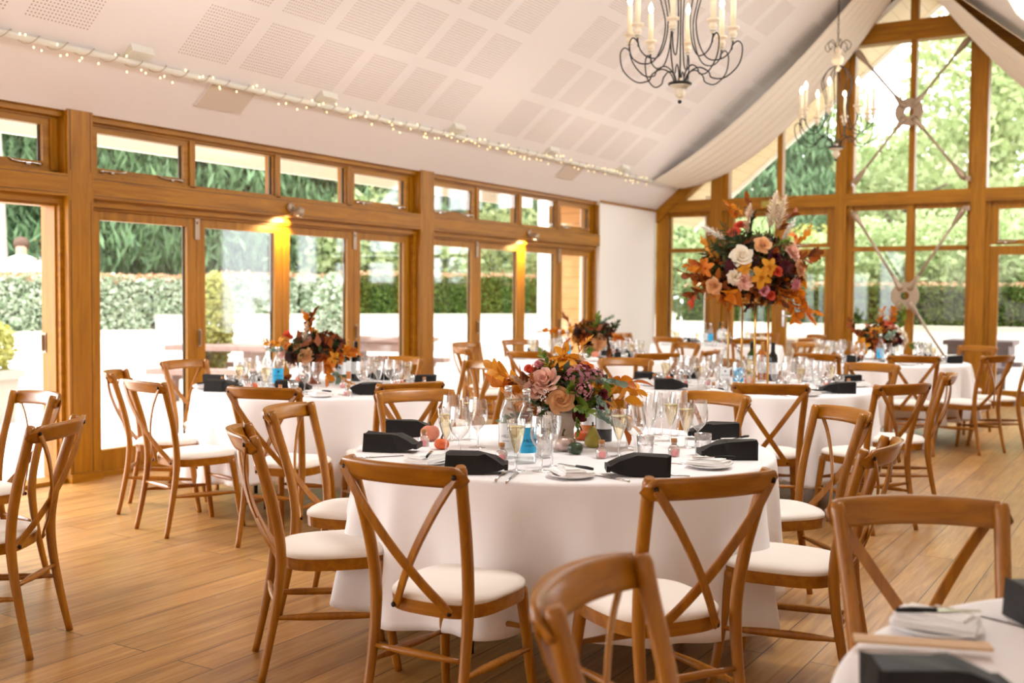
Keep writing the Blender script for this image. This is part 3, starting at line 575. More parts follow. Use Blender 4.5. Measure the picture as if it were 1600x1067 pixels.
# ------------------------------------------------------------------ chairs
def seat_ring(k, z, grow=0):
    out = []
    for i in range(k):
        a = 2*PI*i/k; cx, sy = math.cos(a), math.sin(a); e = .62
        x = math.copysign(abs(cx)**e, cx); y = math.copysign(abs(sy)**e, sy)
        w = .195+.022*(y+1)/2
        out.append((x*(w+grow), y*(.205+grow)-.005, z))
    return out
def make_chair():
    P = 'chair'
    def pad(*zs): return MB().loft([seat_ring(36, z, g) for z, g in zs], True, True, True)
    proto(P, 'seat_cushion', pad((.438, -.006), (.445, .004), (.458, .004), (.470, -.008), (.477, -.035), (.481, -.09), (.482, -.16)).mesh('seat_cushion', 'seat'))
    fr = MB(); rings = [seat_ring(36, .40, 0), seat_ring(36, .445, .004), seat_ring(36, .445, -.024), seat_ring(36, .40, -.028), seat_ring(36, .40, 0)]
    fr.loft(rings, True, False, False); proto(P, 'seat_frame', fr.mesh('seat_frame', 'chairx'))
    for s in (-1, 1):
        pp = spline([(.200*s, -.30, 0), (.193*s, -.262, .18), (.190*s, -.232, .36), (.192*s, -.228, .50), (.202*s, -.255, .66), (.216*s, -.30, .82), (.224*s, -.325, .915)], 4)
        rr = [.0150+.0062*min(1, i/10) for i in range(len(pp))]; rr[-1] = .016
        proto(P, 'back_post', MB().tube(pp, rr, 10, flat=.95).mesh('back_post', 'chair'))
        pf = spline([(.170*s, .150, .425), (.180*s, .170, .28), (.190*s, .190, .12), (.200*s, .212, 0)], 4); rr = [.0235-.0085*i/(len(pf)-1) for i in range(len(pf))]
        proto(P, 'front_leg', MB().tube(pf, rr, 10).mesh('front_leg', 'chair'))
        st = MB().tube(spline([(.192*s, -.25, .235), (.193*s, -.16, .232), (.193*s, .0, .225), (.193*s, .12, .218), (.192*s, .185, .215)], 3), [.008, .009, .010, .013, .015, .015, .015, .014, .012, .010, .009, .008, .008][:13], 8)
        proto(P, 'stretcher', st.mesh('side_stretcher', 'chair'))
    for y, z, w in ((-.245, .285, .185), (.178, .285, .184)):
        proto(P, 'stretcher', MB().tube([(-w, y, z), (-.11, y, z), (-.05, y, z), (.05, y, z), (.11, y, z), (w, y, z)], [.008, .010, .014, .014, .010, .008], 8).mesh('cross_stretcher', 'chairx'))
    # curved top rail with rounded ends
    n = 26; rings = []
    for i in range(n+1):
        u = -1+2*i/n; x = .247*u; yb = -.335-.058*(1-u*u); h = .034*(1-max(0, (abs(u)-.9)/.1)**2*.55) if abs(u) < 1 else .012; t = .0125
        zc = .885+.006*(1-u*u)-.004
        sl = .116*u/.247; nx, ny = sl, -1; l = math.hypot(nx, ny); nx, ny = -nx/l, ny/l
        ring = []
        for a, b in ((-1, -.8), (-.55, -1), (.55, -1), (1, -.8), (1, .8), (.55, 1), (-.55, 1), (-1, .8)): ring.append((x-nx*t*b, yb-ny*t*b-.015*a, zc+h*a))
        rings.append(ring)
    proto(P, 'top_rail', MB().loft(rings).mesh('top_rail', 'chairx'))
    for s in (-1, 1):
        q = [((.222-.337*f)*s, y+.004*s, .885-.463*f) for f, y in ((0, -.356), (.2, -.358), (.42, -.340), (.6, -.314), (.8, -.272), (.93, -.236), (1, -.224))]
        q = spline(q, 4); rings = []
        for i, p in enumerate(q):
            tt = (q[min(i+1, len(q)-1)]-q[max(i-1, 0)]).normalized(); nn = Vector((0, -1, .25)); nn = (nn-tt*nn.dot(tt)).normalized(); b = tt.cross(nn); w = .0155; h = .0045
            rings.append([p+b*w+nn*h*.4, p+b*w*.7+nn*h, p-b*w*.7+nn*h, p-b*w+nn*h*.4, p-b*w-nn*h, p+b*w-nn*h])
        proto(P, 'cross_brace', MB().loft(rings, True, True, False).mesh('cross_brace', 'chair'))
    bolt = MB().lathe([(0, -.004), (.009, -.004), (.009, .002), (.006, .005), (0, .005)], 10).mesh('bolt', 'bolt'); bx = Matrix.Rotation(PI/2, 4, 'X')
    for s in (-1, 1):
        proto(P, 'bolt', bolt, mx=Matrix.Translation((.222*s, -.360, .885)) @ bx); proto(P, 'bolt', bolt, mx=Matrix.Translation((.115*s, -.229, .424)) @ bx)
make_chair()
def chair(x, y, face, label, group):
    """x, y: middle of the top rail's ends; face: heading of the seat in degrees"""
    a = R(face); o = thing('dining_chair', label, 'chair', (x+.335*math.cos(a), y+.335*math.sin(a), 0), a-PI/2, group); return kids(o, 'chair')
G1, G2, G3, G4, G5, G6, G7, G8 = ['chairs around the '+s for s in ('nearest full table', 'table by the folding doors', 'table under the tall flowers', 'table before the steel braces', 'table by the white end wall', 'table by the gable doors', 'table in the lower right corner', 'table at the left edge')]
CHAIRS = [
 (5.00, 2.67, 92, 'cross-back wooden chair seen from behind at the left front of the nearest table', G1),
 (5.89, 2.99, 147, 'cross-back wooden chair seen from behind at the right front of the nearest table', G1),
 (4.04, 2.97, 48, 'wooden chair seen edge-on from the left at the nearest table, ivory seat toward us', G1),
 (3.57, 3.70, 18, 'wooden chair behind the edge-on chair at the left of the nearest table', G1),
 (3.55, 4.69, -34, 'chair facing us at the back left of the nearest table, behind the wine glasses', G1),
 (4.95, 5.49, -110, 'wooden chair facing us at the back right of the nearest table', G1),
 (5.72, 5.07, -135, 'chair facing left at the right of the nearest table, farther of two', G1),
 (6.14, 3.97, 183, 'chair facing left at the right of the nearest table, closer of two, rail end curling', G1),
 (2.75, 4.37, 105, 'cross-back chair seen from behind at the front of the table by the folding doors', G2),
 (3.20, 5.12, 158, 'chair seen from behind at the right front of the table by the folding doors', G2),
 (1.86, 4.30, 77, 'chair showing its whole ivory seat, left front of the table by the folding doors', G2),
 (1.09, 4.72, 40, 'edge-on chair before the glass, leftmost at the table by the folding doors', G2),
 (.56, 5.76, 0, 'chair against the glass, left back of the table by the folding doors', G2),
 (1.55, 7.16, -80, 'chair behind the glasses at the back of the table by the folding doors', G2),
 (2.43, 7.03, -118, 'chair facing us at the right back of the table by the folding doors', G2),
 (3.46, 5.94, 186, 'chair half hidden by orange leaves, right of the table by the folding doors', G2),
 (4.98, 6.32, 110, 'cross-back chair seen from behind at the front of the table under the tall flowers', G3),
 (4.02, 6.18, 48, 'chair behind an orange leaf, left front of the table under tall flowers', G3),
 (3.15, 8.15, -65, 'chair with an orange petal on its rail, left of the table under tall flowers', G3),
 (3.75, 8.57, -75, 'chair facing us behind the bottles of the table under the tall flowers', G3),
 (5.01, 8.73, -102, 'chair facing us, back right of the table under the tall flowers', G3),
 (5.64, 6.80, 150, 'chair backed to the aisle, right front of the table under the tall flowers', G3),
 (5.70, 7.87, 192, 'edge-on chair with its rail end toward us, right of the tall flower table', G3),
 (5.03, 10.22, 104, 'chair seen from behind at the front of the table before the steel braces', G4),
 (4.21, 10.02, 80, 'chair seen from behind at the left front of the table before the steel braces', G4),
 (3.41, 12.5, -35, 'chair facing us at the left of the table before the steel braces', G4),
 (5.2, 12.75, -112, 'chair facing us at the right back of the table before the steel braces', G4),
 (5.66, 10.78, 153, 'chair with all legs showing, right of the table before the steel braces', G4),
 (5.86, 11.55, 186, 'chair cut by the right edge of the picture near the gable', G4),
 (.42, 9.85, -5, 'chair by the far folding doors, rear of the two set close together', G5),
 (1.01, 8.88, 52, 'chair by the far folding doors, front of the two set close together', G5),
 (1.93, 8.65, 96, 'chair seen from behind at the left front of the table by the white end wall', G5),
 (3.01, 9.12, 140, 'chair seen from behind at the right front of the table by the white end wall', G5),
 (3.19, 9.98, 184, 'chair turned left at the right of the table by the white end wall', G5),
 (.50, 10.85, -40, 'chair facing us at the back left of the table by the white end wall', G5),
 (2.36, 11.37, -118, 'chair facing us at the back right of the table by the white end wall', G5),
 (.46, 13.75, 5, 'chair standing in the corner by the white wall behind the orange flowers', G6),
 (1.50, 12.85, 75, 'chair seen from behind at the left front of the table by the gable doors', G6),
 (2.55, 12.95, 112, 'chair seen from behind at the right front of the table by the gable doors', G6),
 (3.00, 13.89, 172, 'chair at the right of the table by the gable doors, backed to the post', G6),
 (1.95, 15.35, -95, 'chair against the gable glass facing us behind the far bottles', G6),
 (2.74, 15.2, -135, 'chair at the right back of the table by the gable doors', G6),
 (6.14, 1.76, 4, 'blurred near chair cut by the bottom edge, its rail rising to the right', G7),
 (6.49, 2.86, -58, 'near chair facing us at the lower right, behind the corner table', G7),
 (3.20, 2.75, 211, 'chair at the left edge seen from behind, closer of two', G8),
 (2.06, 3.44, -98, 'chair at the left edge facing us before the open doorway', G8)]
for a in CHAIRS: chair(*a)

# ------------------------------------------------------------------ tables
ZT = .775; RT = .887
TABLES = {1: (4.80, 4.08, 'nearest table'), 2: (1.95, 5.78, 'table by the folding doors'), 3: (4.37, 7.70, 'table under tall flowers'), 4: (4.42, 11.55, 'table before the steel braces'),
          5: (1.75, 10.12, 'table by the white end wall'), 6: (1.66, 14.15, 'table by the gable doors'), 7: (7.42, 2.02, 'corner table at lower right'), 8: (1.85, 2.22, 'table at the left edge')}
TL = MB(); TL.tube([(-.02, 0, .74), (-.02, 0, .3), (.02, 0, .18), (.02, 0, 0)], .014, 8); LEGM = TL.mesh('folding_leg', 'blackm')
BRM = MB().tube([(-.3, 0, .3), (.3, 0, .3)], .011, 6).mesh('leg_brace', 'blackm')
TOPM = MB().lathe([(0, .735), (RT-.012, .735), (RT-.008, .74), (RT-.008, .765), (0, .765)], 64).mesh('tabletop', 'tabletop')
def cloth_mesh(seed):
    rg = random.Random(seed); n = 300; rings = []; q = rg.uniform(0, PI/2)
    ks = [(rg.choice((8, 10, 11, 13, 15, 17, 21)), rg.uniform(0, 2*PI), rg.uniform(.35, 1)) for _ in range(6)]; tot = sum(a for _, _, a in ks)
    def fold(t): return sum(a*math.sin(k*t+p+.6*math.sin(2*t+p)) for k, p, a in ks)/tot
    for r_ in (.0, .3, .6, .8, .86): rings.append([(max(r_, .001)*math.cos(2*PI*i/n), max(r_, .001)*math.sin(2*PI*i/n), ZT) for i in range(n)])
    for r_, z in ((RT-.008, ZT-.001), (RT-.001, ZT-.005), (RT+.002, ZT-.013)): rings.append([(r_*math.cos(2*PI*i/n), r_*math.sin(2*PI*i/n), z) for i in range(n)])
    m_ = 20
    for j in range(1, m_+1):
        d = j/m_; row = []
        for i in range(n):
            t = 2*PI*i/n; corner = (abs(math.cos(2*(t+q))))**5; hem = .225-.05*corner+.012*math.sin(3*t+q)
            f = fold(t); sharp = math.copysign(abs(f)**.75, f)
            r_ = RT+.004+.028*d**.9+(.115*sharp+.02*corner)*d**.9; z = ZT-.013-(ZT-.013-hem)*d
            tt = t+.03*math.sin(9*t+q)*d; row.append((r_*math.cos(tt), r_*math.sin(tt), z))
        rings.append(row)
    me = MB().loft(rings, True, False, True).mesh('tablecloth', 'cloth'); return me
for k, (x, y, ph) in TABLES.items():
    t = thing('round_table', 'round folding table hidden under the white cloth, ' + ph, 'table', (x, y, 0), R(31+10*k), 'round banquet tables')
    link('tabletop', TOPM, t); 
    for sx in (-.42, .42):
        for sy in (-.3, .3): link('folding_leg', LEGM, t, (sx, sy, 0), 0 if sx > 0 else PI)
        link('leg_brace', BRM, t, (sx, 0, 0), PI/2)
    o = link('tablecloth', cloth_mesh(40+k), None, (x, y, 0), .3*k); tag(o, 'white cloth draped in folds over the ' + ph, 'tablecloth', 'white round tablecloths')
    md = o.modifiers.new('cloth_thickness', 'SOLIDIFY'); md.thickness = .003; md.offset = -1

# ------------------------------------------------------------------ tableware prototypes
def shell(prof, t=.0016):
    """glass wall: outer profile then back inside"""
    return prof+[(max(r-t, .0005), z) for r, z in reversed(prof) if True]
STEM = [(0, 0), (.036, .0), (.036, .003), (.012, .006), (.005, .012), (.0042, .05)]
FLUTE = STEM+[(.0045, .06), (.010, .075), (.020, .10), (.029, .13), (.034, .16), (.036, .195)]
WINE = [(0, 0), (.037, .0), (.037, .003), (.012, .006), (.005, .012), (.0042, .055), (.005, .075), (.019, .088), (.034, .105), (.043, .13), (.043, .16), (.039, .19), (.037, .21)]
proto('flute', 'glass_bowl', MB().lathe(FLUTE, 20, closed=True).mesh('flute_glass', 'glass')); proto('flute', 'champagne', MB().lathe([(0, .066), (.0085, .075), (.0185, .10), (.0275, .13), (.0322, .158), (.0328, .166), (0, .166)], 18).mesh('champagne', 'champ'))
proto('flute', 'froth_rim', MB().lathe([(.0, .1665), (.0328, .1665), (.0332, .1705), (0, .1705)], 18).mesh('froth_rim', 'champagne'))
proto('empty_flute', 'glass_bowl', CH['flute'][0].data)
proto('wine', 'glass_bowl', MB().lathe(WINE, 22, closed=True).mesh('wine_glass_bowl', 'glass'))
proto('tumbler', 'glass_bowl', MB().lathe([(0, .002), (.028, 0), (.031, .006), (.034, .05), (.036, .092), (.0335, .092), (.031, .05), (.028, .012), (0, .011)], 22, closed=True).mesh('tumbler_glass', 'glass'))
proto('plate', 'dish', MB().lathe([(0, .004), (.05, .003), (.055, .004), (.086, .014), (.088, .016), (.086, .018), (.055, .009), (0, .008)], 36).mesh('plate_dish', 'china'))
nap = MB()
for k, (w, h, z, a) in enumerate(((.115, .155, .018, 0), (.11, .15, .024, .06), (.075, .145, .030, -.10), (.05, .12, .036, -.25))):
    nap.box(-w/2, w/2, -h/2, h/2, z-.001, z+.005, mx=Matrix.Rotation(a, 4, 'Z'))
proto('napkin', 'folded_cloth', nap.mesh('napkin_cloth', 'napkin')); jitter(CH['napkin'][0].data, .0012)
proto('butter_knife', 'handle', MB().tube([(0, -.09, 0), (0, -.06, .001), (0, -.01, .001)], [.005, .0062, .005], 8, flat=.7).mesh('knife_handle', 'black')); proto('butter_knife', 'blade', MB().box(-.006, .006, -.01, .075, -.001, .001).mesh('knife_blade', 'chrome'))
proto('knife', 'handle', MB().tube([(0, -.11, .004), (0, -.02, .004)], [.006, .0045], 8, flat=.6).mesh('dinner_knife_handle', 'chrome')); proto('knife', 'blade', MB().box(-.008, .008, -.02, .11, .003, .005).mesh('dinner_knife_blade', 'chrome'))
fk = MB().box(-.010, .010, .05, .066, .004, .006); [fk.box(x-.0016, x+.0016, .066, .10, .004, .006) for x in (-.008, -.0027, .0027, .008)]
proto('fork', 'handle', MB().tube([(0, -.10, .004), (0, .05, .004)], [.006, .004], 8, flat=.6).mesh('fork_handle', 'chrome')); proto('fork', 'tines', fk.mesh('fork_tines', 'chrome'))
def bag_mesh(seed):
    rg = random.Random(seed); m = MB(); L = .155; w = .046; h = .078
    rings = []
    for x, ww, hb, ht in ((-.10, w, 0, h), (-.09, w, 0, h), (.02, w*1.02, 0, h*.98), (.045, w*1.0, .003, h*.95), (.085, w*1.03, .012, h*.74), (.118, w*1.06, .022, h*.52), (.125, w*1.06, .024, h*.46)):
        j = lambda a: rg.uniform(-a, a)
        rings.append([(x+j(.004), -ww+j(.003), hb+.001), (x+j(.004), ww+j(.003), hb+.001), (x+j(.004), ww-.001+j(.004), ht+j(.005)), (x+j(.003), .01+j(.01), ht+.003+j(.005)), (x+j(.004), -ww+.001+j(.004), ht+j(.005))])
    m.loft(rings, True, True, False); return m.mesh('paper_bag_body', 'black')
BAGM = [bag_mesh(s) for s in range(6)]
FOLDM = MB().box(.117, .131, -.05, .05, .020, .042).mesh('folded_flap', 'black')
def jar():
    proto('favour', 'jar', MB().lathe([(0, .0), (.022, 0), (.024, .004), (.024, .034), (.019, .044), (.012, .05), (.012, .058), (.0135, .059), (.0135, .062)], 16, closed=True).mesh('jar', 'glass'))
    proto('favour', 'sweets', MB().lathe([(0, .003), (.021, .003), (.022, .032), (.012, .042), (0, .042)], 14).mesh('sweets', 'favour')); proto('favour', 'cork_stopper', MB().lathe([(0, .05), (.0105, .05), (.013, .076), (0, .076)], 12).mesh('cork_stopper', 'cork'))
    s = MB().lathe([(0, -.002), (.014, -.002), (.015, .002), (.008, .004), (0, .006)], 12).mesh('seal_tag', 'pinkseal'); proto('favour', 'seal_tag', s, mx=Matrix.Translation((0, -.026, .02)) @ Matrix.Rotation(PI/2, 4, 'X'))
jar()
def pumpkin(name, m, r_=.034, sq=.75):
    rings = []; n = 32
    for i in range(11):
        th = PI*(i+.05)/10.1; ring = []
        for j in range(n):
            a = 2*PI*j/n; rr = r_*math.sin(th)*(1-.10*abs(math.cos(4*a))**3); ring.append((rr*math.cos(a), rr*math.sin(a), r_*sq*(1-math.cos(th))-.10*r_*abs(math.cos(th))**8*(1 if th > 1.57 else -1)))
        rings.append(ring)
    proto(name, 'body', MB().loft(rings).mesh(name+'_body', m)); proto(name, 'stalk', MB().tube([(0, 0, r_*1.3), (0, .002, r_*1.65), (.006, .004, r_*2.0)], [.006, .004, .005], 7).mesh(name+'_stalk', 'stalk'))
pumpkin('orange_pumpkin', 'orange_p'); pumpkin('pearl_pumpkin', 'pearl_p', .048); pumpkin('pink_pumpkin', 'pink_p', .045, .85); pumpkin('green_gourd', 'green_p', .033, .85); pumpkin('gold_pumpkin', 'gold_p', .04)
proto('pear_gourd', 'body', MB().lathe([(0, 0), (.025, .003), (.036, .022), (.034, .044), (.022, .066), (.015, .085), (.008, .095), (0, .096)], 18).mesh('pear_gourd_body', 'yellow_p')); proto('pear_gourd', 'stalk', MB().tube([(0, 0, .094), (.006, .003, .112)], .004, 6).mesh('pear_gourd_stalk', 'stalk'))
proto('tealight', 'glass_cup', MB().lathe([(0, 0), (.026, 0), (.032, .06), (.0305, .06), (.025, .006), (0, .006)], 16, closed=True).mesh('tealight_cup', 'glass')); proto('tealight', 'candle', MB().lathe([(0, .006), (.022, .006), (.023, .026), (0, .026)], 14).mesh('tealight_candle', 'candle'))
BOT = [(0, 0), (.037, 0), (.0395, .004), (.0395, .15), (.036, .175), (.024, .205), (.0155, .225), (.0145, .262), (.0155, .263), (.0155, .275)]
def text_mesh(s, size, y0, r_, m):
    c = bpy.data.curves.new('lettering', 'FONT'); c.body = s; c.size = size; c.align_x = 'CENTER'; c.extrude = .0002
    o = bpy.data.objects.new('lettering', c); COL.objects.link(o); dg = bpy.context.evaluated_depsgraph_get(); me = bpy.data.meshes.new_from_object(o.evaluated_get(dg)); bpy.data.objects.remove(o)
    for v in me.vertices: a = v.co.x/r_; rr = r_+v.co.z; v.co = (rr*math.sin(a), -rr*math.cos(a), y0+v.co.y)
    me.materials.clear(); me.materials.append(M[m]); return me
def crest(z, r_):
    m = MB(); 
    for dx, dz, s in ((0, 0, .006), (-.005, .004, .003), (.005, .004, .003), (0, .006, .003)): m.ball((dx, -r_, z+dz), s, 6)
    return m
def label_patch(r_, a, z0, z1):
    n = 14; m = MB(); V = []
    for i in range(n+1):
        t = -a+2*a*i/n; V += [(r_*math.sin(t), -r_*math.cos(t), z0), (r_*math.sin(t), -r_*math.cos(t), z1)]
    m.add(V, [(2*i, 2*i+2, 2*i+3, 2*i+1) for i in range(n)], True); return m
def water(name, lab, ink):
    proto(name, 'glass_body', MB().lathe(BOT, 24, closed=True).mesh(name+'_glass', 'clearbottle')); proto(name, 'stopper', MB().lathe([(0, .27), (.0165, .27), (.0165, .29), (.012, .294), (0, .294)], 16).mesh(name+'_cap', 'chrome'))
    L_ = proto(name, 'label', label_patch(.0402, 1.15, .045, .145).mesh(name+'_label', lab))
    a, b = text_mesh('HILDON', .0175, .088, .0406, ink), text_mesh('NATURAL WATER', .0068, .072, .0406, ink)
    CH[L_] = [bpy.data.objects.new('lettering', a), bpy.data.objects.new('lettering', b), bpy.data.objects.new('crest', crest(.122, .0406).mesh('crest', ink))]
water('blue_water', 'label_blue', 'ink'); water('white_water', 'label_white', 'ink_grey')
WB = [(0, .01), (.02, .0), (.036, .001), (.038, .006), (.038, .185), (.034, .205), (.018, .225), (.0145, .245), (.0142, .29), (.0158, .292), (.0158, .302), (.0, .302)]
for nm, g, lm in (('green_wine', 'green_glass', 'label_white'), ('red_wine', 'dark_glass', 'label_white'), ('rose_wine', 'rose_glass', 'label_white')):
    proto(nm, 'glass_body', MB().lathe(WB, 24).mesh(nm+'_glass', g)); proto(nm, 'foil', MB().lathe([(.0152, .235), (.0155, .30), (.0165, .303), (0, .304)], 18).mesh(nm+'_foil', 'foil' if nm != 'rose_wine' else 'gold')); proto(nm, 'label', label_patch(.0386, 1.1, .06, .15).mesh(nm+'_label', lm))

def put(name, tmpl, x, y, label, cat, group, rz=0, z=ZT):
    o = thing(name, label, cat, (x, y, z+.0005), rz, group); kids(o, tmpl); return o
IR = R(31.48)                                     # heading of the picture's horizontal
BK = {}                                           # objects to be labelled by order: key -> list
def keep(k, o): BK.setdefault(k, []).append(o); return o
TAKEN = {k: [] for k in TABLES}
def on_table(k, px, py, rmax):
    p = at(px, py, ZT); c = np.array(TABLES[k][:2]); d = p[:2]-c; n = np.hypot(*d)
    if n > rmax: p[:2] = c+d*(rmax/n)
    return p
def free(k, x, y, r_):
    if any((x-a)**2+(y-b)**2 < (r_+c)**2 for a, b, c in TAKEN[k]): return False
    TAKEN[k].append((x, y, r_)); return True
def glass_at(k, kind, x, y):
    nm, tm, cat, rr = dict(f=('champagne_flute', 'flute', 'glass', .037), e=('champagne_flute', 'empty_flute', 'glass', .037), w=('wine_glass', 'wine', 'glass', .041), t=('water_tumbler', 'tumbler', 'glass', .037))[kind]
    if not free(k, x, y, rr if k != 1 else .024): return
    o = put(nm, tm, x, y, '', cat, None); keep((kind, k), o)
def bag_at(k, px, py, deg, i):
    p = on_table(k, px, py, .78); free(k, p[0], p[1], .07)
    q = p+np.array([math.cos(R(deg)), math.sin(R(deg)), 0])*.1; TAKEN[k].append((q[0], q[1], .05))
    o = thing('gift_bag', '', 'gift bag', (p[0], p[1], ZT+.001), R(deg), 'black paper gift bags'); link('bag_body', BAGM[i % 6], o); link('folded_flap', FOLDM, o); keep(('b', k), o)
# bag list: picture position of the bag's foot, heading of the tapered end
BAGS = {1: [(608, 706, 22), (628, 682, 35), (735, 741, 31), (1002, 744, 211), (1142, 718, 214), (1140, 686, 205)], 2: [(313, 602, 20), (345, 612, 24), (352, 590, 205), (455, 613, 30), (573, 617, 211), (650, 588, 209), (660, 603, 208)],
        3: [(1006, 597, 22), (1045, 609, 25), (1312, 615, 212), (1348, 602, 212), (1040, 588, 205)], 4: [(1325, 567, 31), (1486, 568, 211), (1508, 559, 211)], 5: [(974, 560, 211), (1011, 551, 211), (812, 553, 31)], 6: [(1018, 533, 31), (1080, 536, 31), (1145, 538, 31), (1204, 533, 211)], 7: [(1452, 1108, 31), (1660, 972, 31)]}
for k, L_ in BAGS.items():
    for i, (px, py, d) in enumerate(L_): bag_at(k, px, py, d, i+k)
def plate_at(k, x, y, rz, knife=True):
    if not free(k, x, y, .075): return
    keep(('p', k), put('side_plate', 'plate', x, y, '', 'plate', 'white side plates', rz)); keep(('n', k), put('napkin', 'napkin', x, y, '', 'napkin', 'white napkins', rz+.3))
    if knife: keep(('k', k), put('butter_knife', 'butter_knife', x+.01, y, '', 'knife', 'black handled butter knives', rz+.8, ZT+.044))
PLATES = {1: [(668, 726), (893, 747), (1108, 732), (1150, 700), (572, 702)], 2: [(500, 621), (322, 608), (368, 600), (640, 605)], 3: [(985, 600), (1118, 617), (1265, 620), (1358, 605), (1290, 604)], 4: [(1370, 571), (1418, 571), (1510, 565), (1470, 560)], 5: [(930, 565), (880, 563), (1000, 556)], 6: [(1110, 540), (1170, 540)], 7: [(1452, 985)]}
for k, L_ in PLATES.items():
    cx, cy, _ = TABLES[k]
    for px, py in L_:
        p = on_table(k, px, py, .80); plate_at(k, p[0], p[1], math.atan2(cy-p[1], cx-p[0])-PI/2)
# bottles: table, kind, px, py of the foot
CAMH = math.atan2(-1, 0)
for k, kind, px, py, lab in ((1, 'white_water', 794, 716, 'clear water bottle with white label in front of the low flowers'), (1, 'blue_water', 822, 724, 'clear water bottle with blue label in front of the low flowers'),
    (1, 'red_wine', 943, 690, 'dark wine bottle half hidden right of the stone vase'), (1, 'red_wine', 858, 688, 'dark wine bottle hidden behind the stone vase'), (1, 'rose_wine', 919, 683, 'amber bottle behind the low flowers on the nearest table'),
    (2, 'blue_water', 434, 608, 'water bottle with blue label on the table by the folding doors'), (2, 'white_water', 418, 605, 'water bottle with white label on the table by the folding doors'), (2, 'red_wine', 556, 596, 'dark red wine bottle right of the orange flowers by the doors'), (2, 'rose_wine', 543, 592, 'amber rose bottle beside the dark wine bottle by the doors'), (2, 'green_wine', 533, 597, 'green bottle lying low behind the orange flowers by the doors'),
    (3, 'white_water', 1132, 606, 'water bottle with white label on the table under the tall flowers'), (3, 'blue_water', 1153, 605, 'water bottle with blue label on the table under the tall flowers'), (3, 'green_wine', 1174, 592, 'tall green wine bottle among the gold legs of the flower stand'), (3, 'rose_wine', 1191, 594, 'amber bottle between the gold legs of the flower stand'), (3, 'red_wine', 1207, 596, 'dark wine bottle right of the gold flower stand'),
    (4, 'blue_water', 1375, 566, 'water bottle with blue label before the orange flowers at the braces'), (4, 'white_water', 1393, 563, 'water bottle with white label before the orange flowers at the braces'),
    (5, 'white_water', 874, 558, 'water bottle with white label left of the flowers by the white wall'), (5, 'blue_water', 886, 560, 'clear water bottle beside the flowers by the white wall'), (5, 'red_wine', 944, 556, 'dark wine bottle under the flowers by the white wall'),
    (6, 'blue_water', 1110, 538, 'water bottle with blue label on the table by the gable doors'), (6, 'white_water', 1101, 536, 'water bottle with white label on the table by the gable doors'), (6, 'green_wine', 1127, 534, 'green wine bottle on the table by the gable doors'), (6, 'red_wine', 1143, 534, 'dark wine bottle on the table by the gable doors'), (6, 'rose_wine', 1134, 533, 'amber bottle between green and dark bottles by the gable doors')):
    p = on_table(k, px, py, .82); TAKEN[k].append((p[0], p[1], .04)); d = math.atan2(CAM[1]-p[1], CAM[0]-p[0])
    put('wine_bottle' if 'wine' in kind else 'water_bottle', kind, p[0], p[1], lab, 'bottle', None, d+PI/2+(.55 if k == 1 and kind == 'blue_water' else .1))
# small table decorations
for k, kind, nm, px, py, lab in ((1, 'pearl_pumpkin', 'mini_pumpkin', 879, 706, 'pearl white mini pumpkin at the foot of the stone vase'), (1, 'green_gourd', 'gourd', 899, 711, 'dark green gourd beside the pearl pumpkin'), (1, 'pear_gourd', 'gourd', 926, 700, 'green and yellow pear shaped gourd right of the stone vase'), (1, 'orange_pumpkin', 'mini_pumpkin', 908, 689, 'orange mini pumpkin behind the pear shaped gourd'),
    (1, 'orange_pumpkin', 'mini_pumpkin', 690, 703, 'orange mini pumpkin beside the left black bags'), (1, 'pink_pumpkin', 'mini_pumpkin', 672, 690, 'small pink pumpkin among the left glasses of the nearest table'),
    (2, 'orange_pumpkin', 'mini_pumpkin', 395, 609, 'bright orange mini pumpkin behind the chair rail by the doors'), (2, 'gold_pumpkin', 'mini_pumpkin', 516, 599, 'gold mini pumpkin below the orange flowers by the doors'), (2, 'pink_pumpkin', 'mini_pumpkin', 470, 601, 'salmon mini pumpkin left of the orange flowers by the doors'), (2, 'orange_pumpkin', 'mini_pumpkin', 622, 603, 'orange mini pumpkin beside the right black bags by the doors'),
    (3, 'pink_pumpkin', 'mini_pumpkin', 1172, 603, 'salmon pink pumpkin right of the blue labelled bottle'), (3, 'orange_pumpkin', 'mini_pumpkin', 1042, 597, 'orange mini pumpkin behind the left black bags under the tall flowers'), (3, 'orange_pumpkin', 'mini_pumpkin', 1292, 606, 'orange mini pumpkin by the right black bag under the tall flowers'),
    (5, 'pink_pumpkin', 'mini_pumpkin', 930, 560, 'salmon mini pumpkin under the flowers by the white wall'), (4, 'orange_pumpkin', 'mini_pumpkin', 1345, 561, 'orange mini pumpkin left of the flowers at the braces')):
    p = on_table(k, px, py, .7); TAKEN[k].append((p[0], p[1], .035)); put(nm, kind, p[0], p[1], lab, 'pumpkin' if 'pumpkin' in kind else 'gourd', None, px*.1)
for k, px, py, lab in ((1, 784, 722, 'pink sealed favour bottle by the white labelled water bottle'), (1, 940, 717, 'pink sealed favour bottle behind the front right black bag'), (1, 1053, 714, 'cork stoppered favour bottle behind the right side plate'), (1, 662, 698, 'favour bottle with red seal by the left glasses'), (2, 384, 604, 'favour bottle with red seal by the doors'), (2, 536, 607, 'favour bottle under the orange flowers by the doors'), (3, 1070, 602, 'favour bottle with red seal under the tall flowers'), (3, 1105, 602, 'cork stoppered favour bottle left of the white labelled bottle')):
    p = at(px, py, ZT); TAKEN[k].append((p[0], p[1], .025)); put('favour_bottle', 'favour', p[0], p[1], lab, 'bottle', None, IR)
TAKEN[1].append((4.80, 4.08, .17)); TAKEN[2].append((1.95, 5.78, .14)); TAKEN[3].append((4.37, 7.70, .22)); TAKEN[4].append((4.42, 11.55, .14)); TAKEN[5].append((1.75, 10.12, .14)); TAKEN[6].append((1.66, 14.15, .1))
